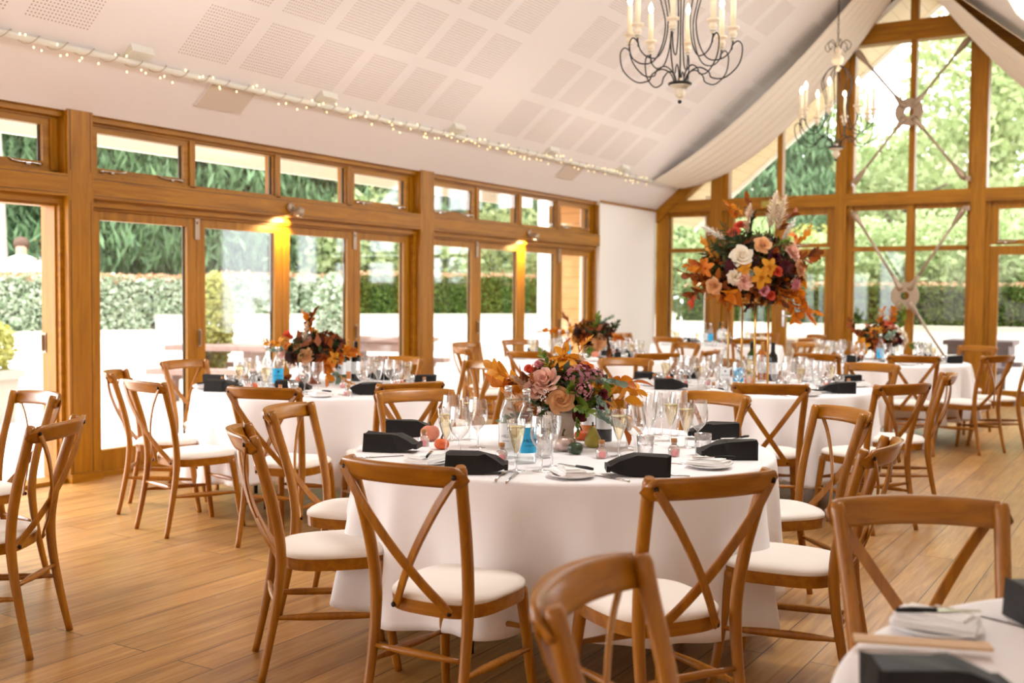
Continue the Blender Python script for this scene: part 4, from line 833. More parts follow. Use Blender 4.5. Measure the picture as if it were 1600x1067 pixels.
# glasses: explicit clusters on the nearest table, place settings on the others
for kind, px, py in (('w', 668, 692), ('f', 697, 712), ('e', 683, 690), ('w', 718, 716), ('w', 705, 690), ('f', 733, 688), ('w', 746, 700), ('t', 655, 705), ('f', 806, 737), ('w', 846, 737), ('w', 832, 722), ('e', 862, 730), ('t', 850, 716),
    ('f', 967, 714), ('w', 992, 712), ('w', 980, 700), ('t', 1008, 716), ('w', 1022, 684), ('w', 1034, 680), ('f', 1047, 690), ('f', 1072, 700), ('w', 1090, 700), ('t', 1098, 712), ('w', 1060, 682), ('e', 1014, 696)):
    p = at(px, py, ZT); glass_at(1, kind, p[0], p[1])
rg = random.Random(5)
for k, n, ph in ((2, 10, .2), (3, 10, .5), (4, 10, .1), (5, 9, .4), (6, 9, .3)):
    cx, cy, _ = TABLES[k]
    for s in range(n):
        a = 2*PI*s/n+ph
        for kind, rr, da in (('f', .60, .13), ('w', .55, -.02), ('w', .47, .10), ('t', .63, -.14), ('e', .42, -.10)):
            if kind == 'e' and s % 2: continue
            r2 = rr+rg.uniform(-.03, .03); a2 = a+da+rg.uniform(-.03, .03); glass_at(k, kind, cx+r2*math.cos(a2), cy+r2*math.sin(a2))
        x, y = cx+.74*math.cos(a+.1), cy+.74*math.sin(a+.1)
        if math.sin(a-IR) > -.2: plate_at(k, x, y, a+PI/2, s % 2 == 0)
        x, y = cx+.70*math.cos(a-.2), cy+.70*math.sin(a-.2)
        if k in (2, 3) and free(k, x, y, .03): keep(('j', k), put('favour_bottle', 'favour', x, y, '', 'bottle', None, a))
for k, px, py, dg_, tm in ((1, 800, 748, 66, 'knife'), (1, 783, 745, 66, 'fork'), (1, 948, 748, 118, 'knife'), (1, 1035, 744, 150, 'fork'), (1, 1055, 726, 140, 'knife'), (1, 712, 734, 60, 'fork'), (1, 590, 716, 10, 'knife'), (2, 540, 619, 110, 'knife'), (2, 452, 622, 60, 'fork'), (3, 1090, 614, 70, 'knife'), (3, 1215, 619, 110, 'fork')):
    p = at(px, py, ZT); keep((tm, k), put('dinner_knife' if tm == 'knife' else 'dinner_fork', tm, p[0], p[1], '', 'cutlery', None, R(dg_)-PI/2+PI/4))
PH = {'f': 'champagne flute half full, {o} from left on the %s', 'e': 'empty champagne flute, {o} from left on the %s', 'w': 'clear wine glass, {o} from left on the %s', 't': 'short water tumbler, {o} from left on the %s', 'b': 'crumpled black paper gift bag, {o} from left on the %s', 'p': 'white side plate, {o} from left on the %s',
      'n': 'white napkin on a plate, {o} from left on the %s', 'k': 'black handled butter knife, {o} from left on the %s', 'j': 'small sweet filled favour jar, {o} from left on the %s', 'knife': 'steel dinner knife, {o} from left on the %s', 'fork': 'steel dinner fork, {o} from left on the %s'}
NM = {'f': 'champagne flutes', 'e': 'empty flutes', 'w': 'wine glasses', 't': 'water tumblers', 'b': 'black paper gift bags', 'p': 'side plates', 'n': 'white napkins', 'k': 'butter knives', 'j': 'favour jars', 'knife': 'dinner knives', 'fork': 'dinner forks'}
for (kind, k), L_ in BK.items():
    order_labels(L_, PH[kind] % TABLES[k][2])
    for o in L_: o['group'] = NM[kind]+' on the '+TABLES[k][2]
# flat tan band and dark ribbon strip on the corner table
p = at(1440, 1022, ZT); o = thing('tan_band', 'tan card lying in front of the bag on the corner table', 'band', (p[0], p[1], ZT+.019), R(20)); MB().box(-.12, .12, -.02, .02, 0, .006).build('band', 'tan_flat', parent=o)
p = at(1590, 975, ZT); o = thing('dark_ribbon', 'thin dark strip crossing the corner table cloth', 'ribbon', (p[0]+.02, p[1]-.03, ZT+.001), R(-22)); MB().box(-.2, .2, -.006, .006, 0, .002).build('strip', 'steel', parent=o)

# ------------------------------------------------------------------ flowers
def petal_grid(m, fn, nu=5, nv=5):
    V = [fn(-1+2*i/(nu-1), j/(nv-1)) for j in range(nv) for i in range(nu)]
    m.add(V, [(j*nu+i, j*nu+i+1, (j+1)*nu+i+1, (j+1)*nu+i) for j in range(nv-1) for i in range(nu-1)], True)
def rose(seed=0, layers=((3, .15, .62), (3, .30, .66), (4, .46, .64), (4, .64, .56), (5, .83, .42), (5, 1.0, .20))):
    m = MB(); rg = random.Random(seed)
    for li, (n, r_, h) in enumerate(layers):
        for k in range(n):
            a0 = 2*PI*(k+.37*li)/n+rg.uniform(-.15, .15); wa = PI/n*1.25; op = li/(len(layers)-1); dz = rg.uniform(-.05, .05)
            def fn(u, v, a0=a0, wa=wa, r_=r_, h=h, op=op, dz=dz):
                w = wa*(.5+.5*math.sin(PI*(.15+.7*v))); rr = r_*(.30+.70*math.sin(v*PI/2*.95))*(1+.17*u)+op*.14*max(0, v-.7)/.3
                z = h*v*(1-.16*u*u*v)+dz-.10*op*max(0, v-.75)/.25; a = a0+u*w; return (rr*math.cos(a), rr*math.sin(a), z-.35)
            petal_grid(m, fn)
    m.ball((0, 0, -.3), .42, 8, sz=.9); m.ball((0, 0, .12), .10, 6, sz=1.3); return m
def orchid():
    m = MB()
    for k in range(5):
        a = 2*PI*k/5+.3; wd = .34 if k % 2 else .28
        def fn(u, v, a=a, wd=wd):
            w = wd*math.sin(PI*(.08+.84*v))**.7; x = v; y = u*w; z = .25*v-.25*v*v*1.5+.06*u*u
            return (x*math.cos(a)-y*math.sin(a), x*math.sin(a)+y*math.cos(a), z)
        petal_grid(m, fn)
    m.lathe([(.02, 0), (.10, .06), (.13, .2), (.16, .3), (.06, .12)], 8, closed=True); m.ball((0, 0, .05), .1, 6); return m
def dahlia():
    m = MB()
    for li, (n, r_, z) in enumerate(((10, 1, 0), (10, .85, .16), (9, .66, .3), (8, .46, .42), (6, .26, .5))):
        for k in range(n):
            a = 2*PI*(k+.5*(li % 2))/n
            def fn(u, v, a=a, r_=r_, z=z):
                w = .17*math.sin(PI*(.1+.85*v)); rr = r_*(.15+.85*v); zz = z+.12*v*v+.05*abs(u); return (rr*math.cos(a)-u*w*math.sin(a), rr*math.sin(a)+u*w*math.cos(a), zz)
            petal_grid(m, fn, 3, 4)
    return m
def cluster(seed, n=90, fl=.16):
    m = MB(); rg = random.Random(seed)
    for i in range(n):
        z = rg.uniform(-.3, 1); a = rg.uniform(0, 2*PI); q = math.sqrt(1-z*z); d = Vector((q*math.cos(a), q*math.sin(a), z)); mx = Matrix.Translation(d*rg.uniform(.75, 1)) @ d.to_track_quat('Z', 'Y').to_matrix().to_4x4() @ Matrix.Rotation(rg.uniform(0, 2), 4, 'Z')
        for k in range(4):
            b = k*PI/2; c_, s_ = math.cos(b), math.sin(b)
            V = [(0, 0, 0), (.5*fl*c_-.45*fl*s_, .5*fl*s_+.45*fl*c_, .03), (fl*c_, fl*s_, .0), (.5*fl*c_+.45*fl*s_, .5*fl*s_-.45*fl*c_, .03)]; m.add(V, [(0, 3, 2, 1)], True, mx=mx)
    return m
def leaf_into(m, mx, l, w, curl=.15, mi=0):
    V = []; nv = 5
    for j in range(nv):
        v = j/(nv-1); ww = w*math.sin(PI*(.06+.9*v))**.8*.5; z = curl*l*(v-v*v*1.6)
        V += [(-ww, v*l, z+ww*.35), (0, v*l, z), (ww, v*l, z+ww*.35)]
    m.add(V, [(3*j+i, 3*j+i+1, 3*j+i+4, 3*j+i+3) for j in range(nv-1) for i in range(2)], True, mi, mx)
def spray(seed, n=9, L_=1.0, l=.28, w=.14, bend=.35, stemr=.008, two=True):
    """a stem rising along +z with leaves to both sides"""
    m = MB(); rg = random.Random(seed); P = [Vector((bend*t*t, 0, L_*t*(1-.12*t*bend))) for t in [i/10 for i in range(11)]]
    m.tube(P, [stemr*(1.1-.07*i) for i in range(11)], 5, m=1)
    for i in range(n):
        t = .25+.75*i/(n-1) if n > 1 else 1; k = min(9, int(t*10)); p = P[k].lerp(P[k+1], t*10-k) if k < 10 else P[10]; tg = (P[k+1]-P[k]).normalized()
        for sgn in ((-1, 1) if two and i < n-1 else (rg.choice((-1, 1)),)):
            side = Vector((rg.uniform(-.4, .4), sgn, rg.uniform(.0, .5))); d = (tg*rg.uniform(.35, .9)+side*(.8 if i < n-1 else .1)).normalized()
            q = d.to_track_quat('Y', 'Z').to_matrix().to_4x4() @ Matrix.Rotation(rg.uniform(-1, 1), 4, 'Y'); s = rg.uniform(.75, 1.15); leaf_into(m, Matrix.Translation(p) @ q, l*s, w*s, rg.uniform(-.1, .25))
    return m
def plume(seed, n=150):
    m = MB(); rg = random.Random(seed); m.tube([(0, 0, 0), (.03, 0, .5), (.1, 0, 1)], [.012, .01, .004], 5, m=1)
    for i in range(n):
        t = rg.uniform(.12, 1); r_ = .20*math.sin(PI*min(1, t*.93+.05))**.8; a = rg.uniform(0, 2*PI); p = Vector((.1*t*t, 0, t)); d = Vector((math.cos(a)*r_*2.2, math.sin(a)*r_*2.2, .18)).normalized()
        e = p+d*r_*rg.uniform(.6, 1.2)+Vector((0, 0, .06)); s = d.cross(Vector((0, 0, 1))).normalized()*.016; m.add([p-s, p+s, e+s*.5, e-s*.5], [(0, 1, 2, 3)], True)
    return m
def berries(seed, n=12):
    m = MB(); rg = random.Random(seed)
    for i in range(n):
        p = Vector((rg.uniform(-.6, .6), rg.uniform(-.6, .6), rg.uniform(.3, 1))); m.tube([(0, 0, -.4), p*.6, p], .025, 4, m=1); m.ball(p, rg.uniform(.13, .2), 7)
    return m
def twig(seed):
    rg = random.Random(seed); P = [Vector((0, 0, 0))]; d = Vector((.2, 0, 1))
    for i in range(12): d = (d+Vector((rg.uniform(-.6, .6), rg.uniform(-.6, .6), rg.uniform(-.25, .35)))).normalized(); P.append(P[-1]+d*.09)
    return MB().tube(spline(P, 3), .007, 5)
_fm = {}
def FM(kind, c, seed=0):
    """mesh of one flower or spray, shared"""
    key = (kind, c, seed)
    if key not in _fm:
        g = {'rose': lambda: rose(seed), 'ranunculus': lambda: rose(seed+9, ((4, .3, .85), (6, .5, .8), (7, .72, .65), (8, .9, .42))), 'orchid': orchid, 'dahlia': dahlia, 'hydrangea': lambda: cluster(seed), 'astilbe': lambda: plume(seed, 220), 'pampas': lambda: plume(seed, 180),
             'leaf_spray': lambda: spray(seed, 8, 1, .30, .16), 'eucalyptus_spray': lambda: spray(seed, 8, 1, .22, .17, .45), 'fern_spray': lambda: spray(seed, 14, 1, .34, .06, .3), 'big_leaf': lambda: spray(seed, 3, .8, .55, .32, .3, .01), 'autumn_spray': lambda: spray(seed, 6, 1, .36, .22, .4), 'berry_sprig': lambda: berries(seed), 'twig': lambda: twig(seed), 'tulip_bud': lambda: rose(seed+3, ((3, .45, 1.3), (3, .55, 1.35)))}[kind]
        _fm[key] = g().mesh(kind, c, 'stem')
    return _fm[key]
def fl(root, kind, c, u, v, w, s, d=None, seed=0, spin=None, base=(0, 0, .17)):
    """place a flower on an arrangement: u right, v up, w toward us; faces away from the arrangement's heart unless d is given"""
    p = Vector((u, -w, v)); dd = Vector((d[0], -d[2], d[1])) if d else (p-Vector(base)).normalized()+Vector((0, -.35, .1))
    mx = Matrix.Translation(p) @ dd.normalized().to_track_quat('Z', 'Y').to_matrix().to_4x4() @ Matrix.Rotation(spin if spin is not None else random.uniform(0, 6), 4, 'Z') @ Matrix.Diagonal((s, s, s, 1))
    return link(kind, FM(kind, c, seed), root, mx=mx)
def cloud(name, n, sampler, size, c, parent=None, hang=0.0, rg=RNG, up=0.0):
    """n separate leaves as one mesh"""
    P = sampler(n); n = len(P); a = rg.normal(size=(n, 3)); a[:, 2] -= hang*2; a[:, 2] += up; a /= np.linalg.norm(a, axis=1)[:, None]
    b = rg.normal(size=(n, 3)); b -= a*(a*b).sum(1)[:, None]; b /= np.linalg.norm(b, axis=1)[:, None]; nn = np.cross(a, b)
    s = rg.uniform(.65, 1.25, (n, 1)); l, w = size[0]*s, size[1]*s
    V = np.stack([P-a*l*.5, P+b*w*.5+nn*w*.15, P+a*l*.5, P-b*w*.5+nn*w*.15], 1).reshape(-1, 3)
    me = bpy.data.meshes.new(name); me.vertices.add(4*n); me.vertices.foreach_set('co', V.astype(np.float32).ravel()); me.loops.add(4*n); me.loops.foreach_set('vertex_index', np.arange(4*n, dtype=np.int32))
    me.polygons.add(n); me.polygons.foreach_set('loop_start', np.arange(0, 4*n, 4, dtype=np.int32)); me.materials.append(M[c]); me.update(calc_edges=True)
    return link(name, me, parent)
def ell(cx, cy, cz, rx, ry, rz, lo=.5, hi=1.0, zmin=-9):
    def f(n):
        d = RNG.normal(size=(n, 3)); d /= np.linalg.norm(d, axis=1)[:, None]; r_ = RNG.uniform(lo, hi, (n, 1))**.6; P = d*r_*np.array([rx, ry, rz])+np.array([cx, cy, cz]); return P[P[:, 2] > zmin]
    return f
def stuffed(o): o['kind'] = 'stuff'; return o
VASE = [(0, 0), (.058, 0), (.055, .01), (.045, .03), (.043, .075), (.05, .095), (.075, .12), (.092, .15), (.09, .158), (.08, .15), (0, .13)]
def arrangement(k, px, py, label, vase_m, vs=1.0):
    p = at(px, py, ZT); t = thing('flower_arrangement', label, 'flowers', (p[0], p[1], ZT+.001), IR)
    MB().lathe([(r_*vs, z*vs) for r_, z in VASE], 28).build('vase', vase_m, parent=t); return t
# --- nearest table
t = arrangement(1, 881, 697, 'low arrangement of peach rose, pink hydrangea and orange leaves in a stone vase', 'vase'); q = .00279
def E(px, py): return (px-881)*q, (697-py)*q
stuffed(cloud('foliage', 420, ell(0, 0, .26, .17, .16, .11, .3), (.075, .035), 'g_dark', t)); stuffed(cloud('rust_foliage', 60, ell(-.08, 0, .27, .16, .15, .10, .4), (.08, .035), 'rustleaf', t)); stuffed(cloud('fresh_foliage', 120, ell(.05, -.03, .25, .15, .14, .09, .6), (.085, .045), 'g_mid', t))
for kind, c, px, py, w, s, sd in (('rose', 'peach', 872, 618, .17, .052, 1), ('hydrangea', 'dusty', 898, 590, .10, .070, 1), ('hydrangea', 'dusty', 924, 592, .06, .058, 2), ('hydrangea', 'pinky', 908, 606, .13, .045, 3), ('ranunculus', 'blush', 848, 590, .13, .062, 1), ('ranunculus', 'blush', 832, 603, .11, .052, 2),
    ('tulip_bud', 'coral', 830, 580, .05, .035, 1), ('tulip_bud', 'pinky', 845, 574, .03, .036, 2), ('orchid', 'mustard', 882, 562, .02, .075, 0), ('orchid', 'mustard', 862, 574, .05, .065, 0), ('orchid', 'ochre', 893, 572, .0, .06, 0), ('rose', 'orange', 918, 572, .0, .045, 2), ('orchid', 'mustard', 930, 600, .11, .045, 0), ('ranunculus', 'pale', 905, 562, -.03, .04, 3),
    ('tulip_bud', 'berry', 934, 614, .12, .033, 3), ('tulip_bud', 'berry', 938, 632, .11, .028, 4), ('dahlia', 'rust', 848, 612, .13, .035, 0), ('rose', 'burg', 905, 640, .12, .036, 4), ('rose', 'cream', 950, 640, .06, .022, 5)):
    u, v = E(px, py); fl(t, kind, c, u, v, w, s, seed=sd)
for px, py, w, s in ((846, 618, .18, .020), (850, 607, .17, .015)): u, v = E(px, py); fl(t, 'berry_sprig', 'white', u, v, w, s, (0, .5, 1), 1)
for kind, c, px, py, w, s, d, sd in (('big_leaf', 'autumn', 872, 585, .0, .12, (-.2, 1, 0), 1), ('big_leaf', 'ochre', 884, 585, -.03, .13, (.1, 1, .1), 2), ('big_leaf', 'ochre', 930, 625, .02, .17, (1, .1, .2), 3), ('big_leaf', 'ochre', 935, 632, .06, .19, (1, -.15, .3), 4), ('big_leaf', 'autumn', 945, 640, .05, .15, (1, -.5, .4), 5), ('big_leaf', 'autumn', 940, 600, .0, .16, (1, .45, -.1), 6), ('leaf_spray', 'ochre', 930, 610, -.03, .22, (1, .25, -.2), 7),
    ('autumn_spray', 'ochre', 845, 608, .02, .22, (-1, .15, .2), 2), ('autumn_spray', 'autumn', 842, 618, .05, .19, (-1, -.05, .2), 3), ('pampas', 'pale', 848, 622, .08, .17, (-1, .08, .35), 1), ('pampas', 'pale', 850, 612, .04, .16, (-1, .4, .2), 2), ('fern_spray', 'rustleaf', 850, 630, .1, .14, (-1, -.35, .4), 4),
    ('eucalyptus_spray', 'euca', 915, 612, .12, .14, (.7, -.1, .6), 1), ('eucalyptus_spray', 'euca', 920, 625, .13, .14, (.5, -.8, .6), 2), ('eucalyptus_spray', 'euca', 905, 600, .08, .16, (.8, .5, .4), 3), ('leaf_spray', 'g_mid', 888, 630, .15, .11, (.6, .1, .9), 4), ('leaf_spray', 'g_mid', 893, 640, .14, .10, (.5, -.8, .7), 5), ('leaf_spray', 'g_dark', 868, 640, .14, .11, (-.4, -.8, .7), 6), ('leaf_spray', 'g_dark', 858, 632, .13, .11, (-.8, -.4, .7), 8),
    ('fern_spray', 'g_dark', 846, 628, .14, .10, (-.7, 0, .8), 9), ('leaf_spray', 'euca', 826, 640, .06, .12, (-.7, -.3, .5), 10), ('leaf_spray', 'g_mid', 862, 590, .05, .12, (-.3, 1, .2), 11), ('fern_spray', 'ochre', 900, 560, -.02, .10, (.3, 1, 0), 12), ('berry_sprig', 'berry', 910, 577, .06, .03, (.3, .8, .4), 2)):
    u, v = E(px, py); fl(t, kind, c, u, v, w, s, d, sd)
# --- other low arrangements
def low(k, px, py, label, vm, sc, items, sprays, seed, mpp):
    t = arrangement(k, px, py, label, vm, .8); random.seed(seed)
    stuffed(cloud('foliage', 330, ell(0, 0, .25, .19*sc, .17*sc, .11*sc, .3), (.07, .035), 'g_dark', t)); stuffed(cloud('plum_foliage', 200, ell(.03, 0, .22, .2*sc, .17*sc, .12*sc, .4), (.08, .04), 'deepleaf', t)); stuffed(cloud('autumn_foliage', 150, ell(0, 0, .25, .22*sc, .18*sc, .13*sc, .6), (.09, .045), 'rustleaf', t))
    for i, (kind, c, x, y, w, s) in enumerate(items): fl(t, kind, c, (x-px)*mpp, (py-y)*mpp, w, s, seed=i % 3)
    for i, (kind, c, x, y, w, s, d) in enumerate(sprays): fl(t, kind, c, (x-px)*mpp, (py-y)*mpp, w, s, d, i % 4)
low(2, 492, 600, 'low arrangement of orange roses and rust leaves on the table by the folding doors', 'terracotta', 1.1,
    [('rose', 'peach', 483, 553, .17, .055), ('rose', 'peach', 466, 536, .10, .042), ('ranunculus', 'blush', 443, 550, .12, .045), ('orchid', 'mustard', 436, 533, .06, .06), ('orchid', 'orange', 450, 537, .08, .05), ('tulip_bud', 'coral', 452, 522, .02, .045), ('dahlia', 'burg', 508, 533, .08, .055), ('orchid', 'mustard', 494, 528, .05, .05), ('orchid', 'mustard', 528, 556, .12, .055), ('rose', 'rust', 512, 560, .14, .05), ('orchid', 'orange', 520, 570, .15, .06), ('rose', 'orange', 535, 556, .06, .045), ('dahlia', 'deepleaf', 462, 555, .16, .06), ('ranunculus', 'rust', 498, 570, .15, .04), ('orchid', 'mustard', 543, 545, .04, .05)],
    [('autumn_spray', 'rustleaf', 478, 530, 0, .20, (-.1, 1, 0)), ('autumn_spray', 'autumn', 486, 530, 0, .2, (.1, 1, 0)), ('pampas', 'pale', 477, 545, .05, .2, (.05, 1, .1)), ('eucalyptus_spray', 'euca', 455, 545, .1, .15, (-.8, .2, .4)), ('autumn_spray', 'autumn', 505, 555, .12, .2, (.6, -.4, .8)), ('leaf_spray', 'euca', 520, 575, .12, .14, (.7, -.5, .6)), ('autumn_spray', 'autumn', 530, 550, .05, .18, (1, .3, .2)), ('leaf_spray', 'ochre', 440, 540, .03, .14, (-1, .3, .1)), ('autumn_spray', 'rustleaf', 465, 575, .12, .2, (-.3, -.8, .7)), ('leaf_spray', 'g_dark', 490, 575, .14, .16, (0, -.7, .8)), ('fern_spray', 'ochre', 530, 578, .1, .15, (.6, -.7, .5)), ('berry_sprig', 'mustard', 490, 520, 0, .04, (.2, 1, 0))], 21, .0045)
low(4, 1372, 562, 'low arrangement of orange leaves and white blooms before the steel braces', 'terracotta', 1.1,
    [('orchid', 'mustard', 1362, 517, .1, .09), ('orchid', 'mustard', 1375, 514, .08, .08), ('orchid', 'orange', 1355, 520, .1, .07), ('orchid', 'coral', 1388, 505, .02, .10), ('rose', 'rust', 1364, 534, .17, .06), ('dahlia', 'brown', 1372, 545, .17, .06), ('orchid', 'cream', 1401, 515, .08, .07), ('ranunculus', 'cream', 1408, 522, .1, .05), ('ranunculus', 'cream', 1389, 525, .14, .045), ('orchid', 'mustard', 1341, 540, .12, .09), ('orchid', 'mustard', 1338, 534, .1, .07), ('rose', 'orange', 1332, 547, .1, .05), ('ranunculus', 'pale', 1406, 535, .12, .045), ('dahlia', 'burg', 1399, 531, .13, .05), ('ranunculus', 'cream', 1412, 530, .08, .04)],
    [('autumn_spray', 'autumn', 1372, 512, 0, .2, (.0, 1, 0)), ('autumn_spray', 'rustleaf', 1352, 528, .05, .24, (-1, .4, .1)), ('leaf_spray', 'g_mid', 1402, 520, 0, .26, (.5, 1, 0)), ('leaf_spray', 'g_mid', 1408, 535, .05, .22, (.9, -.2, .3)), ('eucalyptus_spray', 'euca', 1375, 530, .15, .2, (-.3, .3, .8)), ('autumn_spray', 'rustleaf', 1345, 550, .1, .2, (-.7, -.5, .3)), ('leaf_spray', 'g_dark', 1380, 545, .15, .22, (.2, -.5, .8)), ('autumn_spray', 'autumn', 1385, 510, 0, .2, (.5, .9, 0))], 33, .0067)
low(5, 925, 557, 'low arrangement of amber roses and dark foliage by the white end wall', 'pink_p', 1.15,
    [('rose', 'rust', 913, 518, .14, .07), ('rose', 'peach', 936, 531, .17, .075), ('rose', 'orange', 907, 528, .12, .06), ('orchid', 'mustard', 889, 516, .05, .08), ('orchid', 'mustard', 920, 506, .05, .08), ('orchid', 'mustard', 906, 510, .05, .06), ('dahlia', 'deepleaf', 901, 518, .12, .07), ('orchid', 'orange', 960, 526, .08, .07), ('rose', 'peach', 933, 540, .18, .05), ('berry_sprig', 'burg', 950, 514, .03, .07), ('berry_sprig', 'burg', 943, 512, .0, .06), ('ranunculus', 'brown', 953, 545, .14, .06), ('orchid', 'ochre', 895, 528, .1, .06)],
    [('autumn_spray', 'autumn', 892, 525, 0, .3, (-.8, .5, .1)), ('fern_spray', 'rustleaf', 893, 520, 0, .24, (-.2, 1, 0)), ('leaf_spray', 'g_mid', 925, 520, .1, .2, (.3, .7, .4)), ('eucalyptus_spray', 'euca', 928, 518, .05, .22, (.4, 1, .1)), ('autumn_spray', 'autumn', 950, 522, .05, .22, (1, .0, .2)), ('leaf_spray', 'g_dark', 940, 522, .08, .2, (.7, .5, .4)), ('autumn_spray', 'rustleaf', 945, 540, .12, .24, (.5, -.7, .6)), ('leaf_spray', 'g_mid', 920, 540, .16, .18, (0, -.2, 1)), ('autumn_spray', 'autumn', 900, 538, .1, .2, (-.9, -.2, .5))], 45, .0068)
# --- tall arrangement on a gold stand
p = at(1168, 604, ZT); t = thing('flower_stand', 'tall gold legged flower stand carrying a large autumn arrangement', 'flowers', (p[0], p[1], ZT+.001), IR); mpp = .00468; gx, gy, gz = p[0], p[1], ZT
H = .62
for a in range(4):
    b = a*PI/2+.1; MB().tube([(.15*math.cos(b), .15*math.sin(b), 0), (.15*math.cos(b), .15*math.sin(b), H)], .008, 8).build('stand_leg', 'gold', parent=t)
fr = MB()
for z in (.008, H):
    c_ = [(.15*math.cos(a*PI/2+.1), .15*math.sin(a*PI/2+.1), z) for a in range(5)]
    for i in range(4): fr.tube([c_[i], c_[i+1]], .007, 6)
fr.build('stand_frame', 'gold', parent=t); MB().lathe([(0, H), (.10, H), (.12, H+.04), (.11, H+.10), (0, H+.10)], 20).build('flower_bowl', 'gold', parent=t)
def E3(px, py): return (px-1168)*mpp, (604-py)*mpp
BASE = (0, 0, .84)
stuffed(cloud('foliage', 800, ell(0, 0, .88, .33, .26, .25, .3), (.09, .04), 'g_dark', t)); stuffed(cloud('plum_foliage', 380, ell(.02, 0, .84, .34, .28, .26, .4), (.08, .04), 'deepleaf', t)); stuffed(cloud('olive_foliage', 420, ell(0, 0, .90, .36, .28, .26, .6), (.10, .03), 'olive', t)); stuffed(cloud('autumn_foliage', 420, ell(0, 0, .84, .40, .28, .26, .6), (.08, .04), 'rustleaf', t)); stuffed(cloud('amber_foliage', 220, ell(0, 0, .80, .42, .26, .22, .7), (.10, .055), 'autumn', t))
for i, (kind, c, px, py, w, s) in enumerate((('rose', 'peach', 1175, 383, .26, .052), ('rose', 'cream', 1141, 400, .28, .062), ('ranunculus', 'blush', 1146, 440, .29, .055), ('ranunculus', 'cream', 1131, 434, .28, .045), ('orchid', 'mustard', 1170, 434, .31, .075), ('orchid', 'mustard', 1147, 421, .29, .055), ('orchid', 'mustard', 1183, 418, .30, .065), ('tulip_bud', 'coral', 1193, 426, .29, .045),
    ('dahlia', 'burg', 1207, 418, .27, .062), ('dahlia', 'burg', 1129, 417, .24, .055), ('ranunculus', 'blush', 1222, 390, .20, .060), ('ranunculus', 'blush', 1226, 398, .2, .045), ('rose', 'peach', 1240, 418, .16, .050), ('dahlia', 'pinky', 1227, 444, .20, .05), ('rose', 'peach', 1103, 448, .18, .05), ('astilbe', 'cream', 1190, 366, .12, .26), ('astilbe', 'cream', 1202, 366, .10, .24), ('astilbe', 'pale', 1158, 376, .12, .22), ('rose', 'coral', 1137, 362, .1, .04), ('rose', 'coral', 1151, 350, .05, .045), ('tulip_bud', 'coral', 1186, 459, .24, .045), ('tulip_bud', 'pinky', 1176, 452, .25, .05), ('orchid', 'orange', 1094, 420, .12, .07), ('rose', 'burg', 1196, 400, .22, .04), ('orchid', 'orange', 1231, 371, .1, .06), ('dahlia', 'deepleaf', 1160, 410, .25, .05), ('tulip_bud', 'rust', 1194, 395, .24, .025))):
    u, v = E3(px, py); fl(t, kind, c, u, v, w+.02, s*1.12, seed=i % 3, base=BASE, d=None if kind != 'astilbe' else ((px-1168)*.006, 1, .1))
for i, (kind, c, px, py, w, s, d) in enumerate((('pampas', 'white', 1130, 378, .12, .22, (-.9, .55, .1)), ('pampas', 'white', 1210, 380, .1, .2, (.6, .9, .1)), ('fern_spray', 'g_dark', 1150, 395, .2, .22, (-.6, .7, .4)), ('fern_spray', 'g_dark', 1160, 390, .2, .24, (-.3, 1, .3)), ('fern_spray', 'g_dark', 1135, 400, .2, .18, (-1, .2, .4)), ('leaf_spray', 'g_mid', 1195, 390, .22, .16, (.3, .6, .6)), ('leaf_spray', 'g_mid', 1205, 385, .2, .14, (.6, .3, .6)), ('leaf_spray', 'euca', 1155, 425, .26, .13, (-.3, -.2, 1)), ('autumn_spray', 'autumn', 1150, 350, .0, .22, (-.3, 1, .1)), ('autumn_spray', 'ochre', 1160, 342, .0, .18, (-.5, 1, .1)),
    ('autumn_spray', 'autumn', 1115, 420, .12, .26, (-1, .1, .2)), ('autumn_spray', 'ochre', 1125, 405, .1, .24, (-1, .3, .2)), ('autumn_spray', 'rustleaf', 1115, 430, .1, .3, (-1, -.35, .2)), ('autumn_spray', 'rustleaf', 1105, 445, .08, .28, (-.8, -.7, .2)), ('big_leaf', 'autumn', 1140, 445, .25, .22, (-.2, -.8, .6)), ('big_leaf', 'autumn', 1132, 450, .22, .2, (-.5, -.7, .6)), ('big_leaf', 'rustleaf', 1195, 440, .25, .22, (.3, -.9, .4)), ('big_leaf', 'autumn', 1200, 445, .2, .2, (.2, -1, .3)), ('autumn_spray', 'autumn', 1225, 440, .15, .26, (.6, -.8, .2)), ('autumn_spray', 'autumn', 1215, 450, .15, .3, (.6, -1, .2)), ('leaf_spray', 'autumn', 1236, 465, .12, .22, (.7, -.9, .1)), ('autumn_spray', 'ochre', 1225, 385, .1, .22, (1, .4, .1)), ('autumn_spray', 'rustleaf', 1220, 410, .12, .28, (1, .1, .2)),
    ('leaf_spray', 'rustleaf', 1165, 355, .05, .25, (.2, 1, 0)), ('leaf_spray', 'rustleaf', 1205, 370, .05, .28, (.5, 1, .1)), ('pampas', 'orange', 1240, 470, .1, .2, (.75, -.9, .1)), ('leaf_spray', 'deepleaf', 1165, 450, .2, .2, (0, -1, .3)), ('leaf_spray', 'coral', 1085, 450, .05, .18, (-.6, -1, .1)), ('twig', 'stem', 1185, 350, 0, .32, (.15, 1, 0)), ('twig', 'stem', 1232, 365, .02, .34, (.75, .7, 0)), ('twig', 'stem', 1215, 350, 0, .25, (.5, 1, 0)))):
    u, v = E3(px, py); fl(t, kind, c, u, v, w, s*(.78 if kind in ('autumn_spray', 'leaf_spray', 'big_leaf') else 1), d, i % 4, base=BASE)

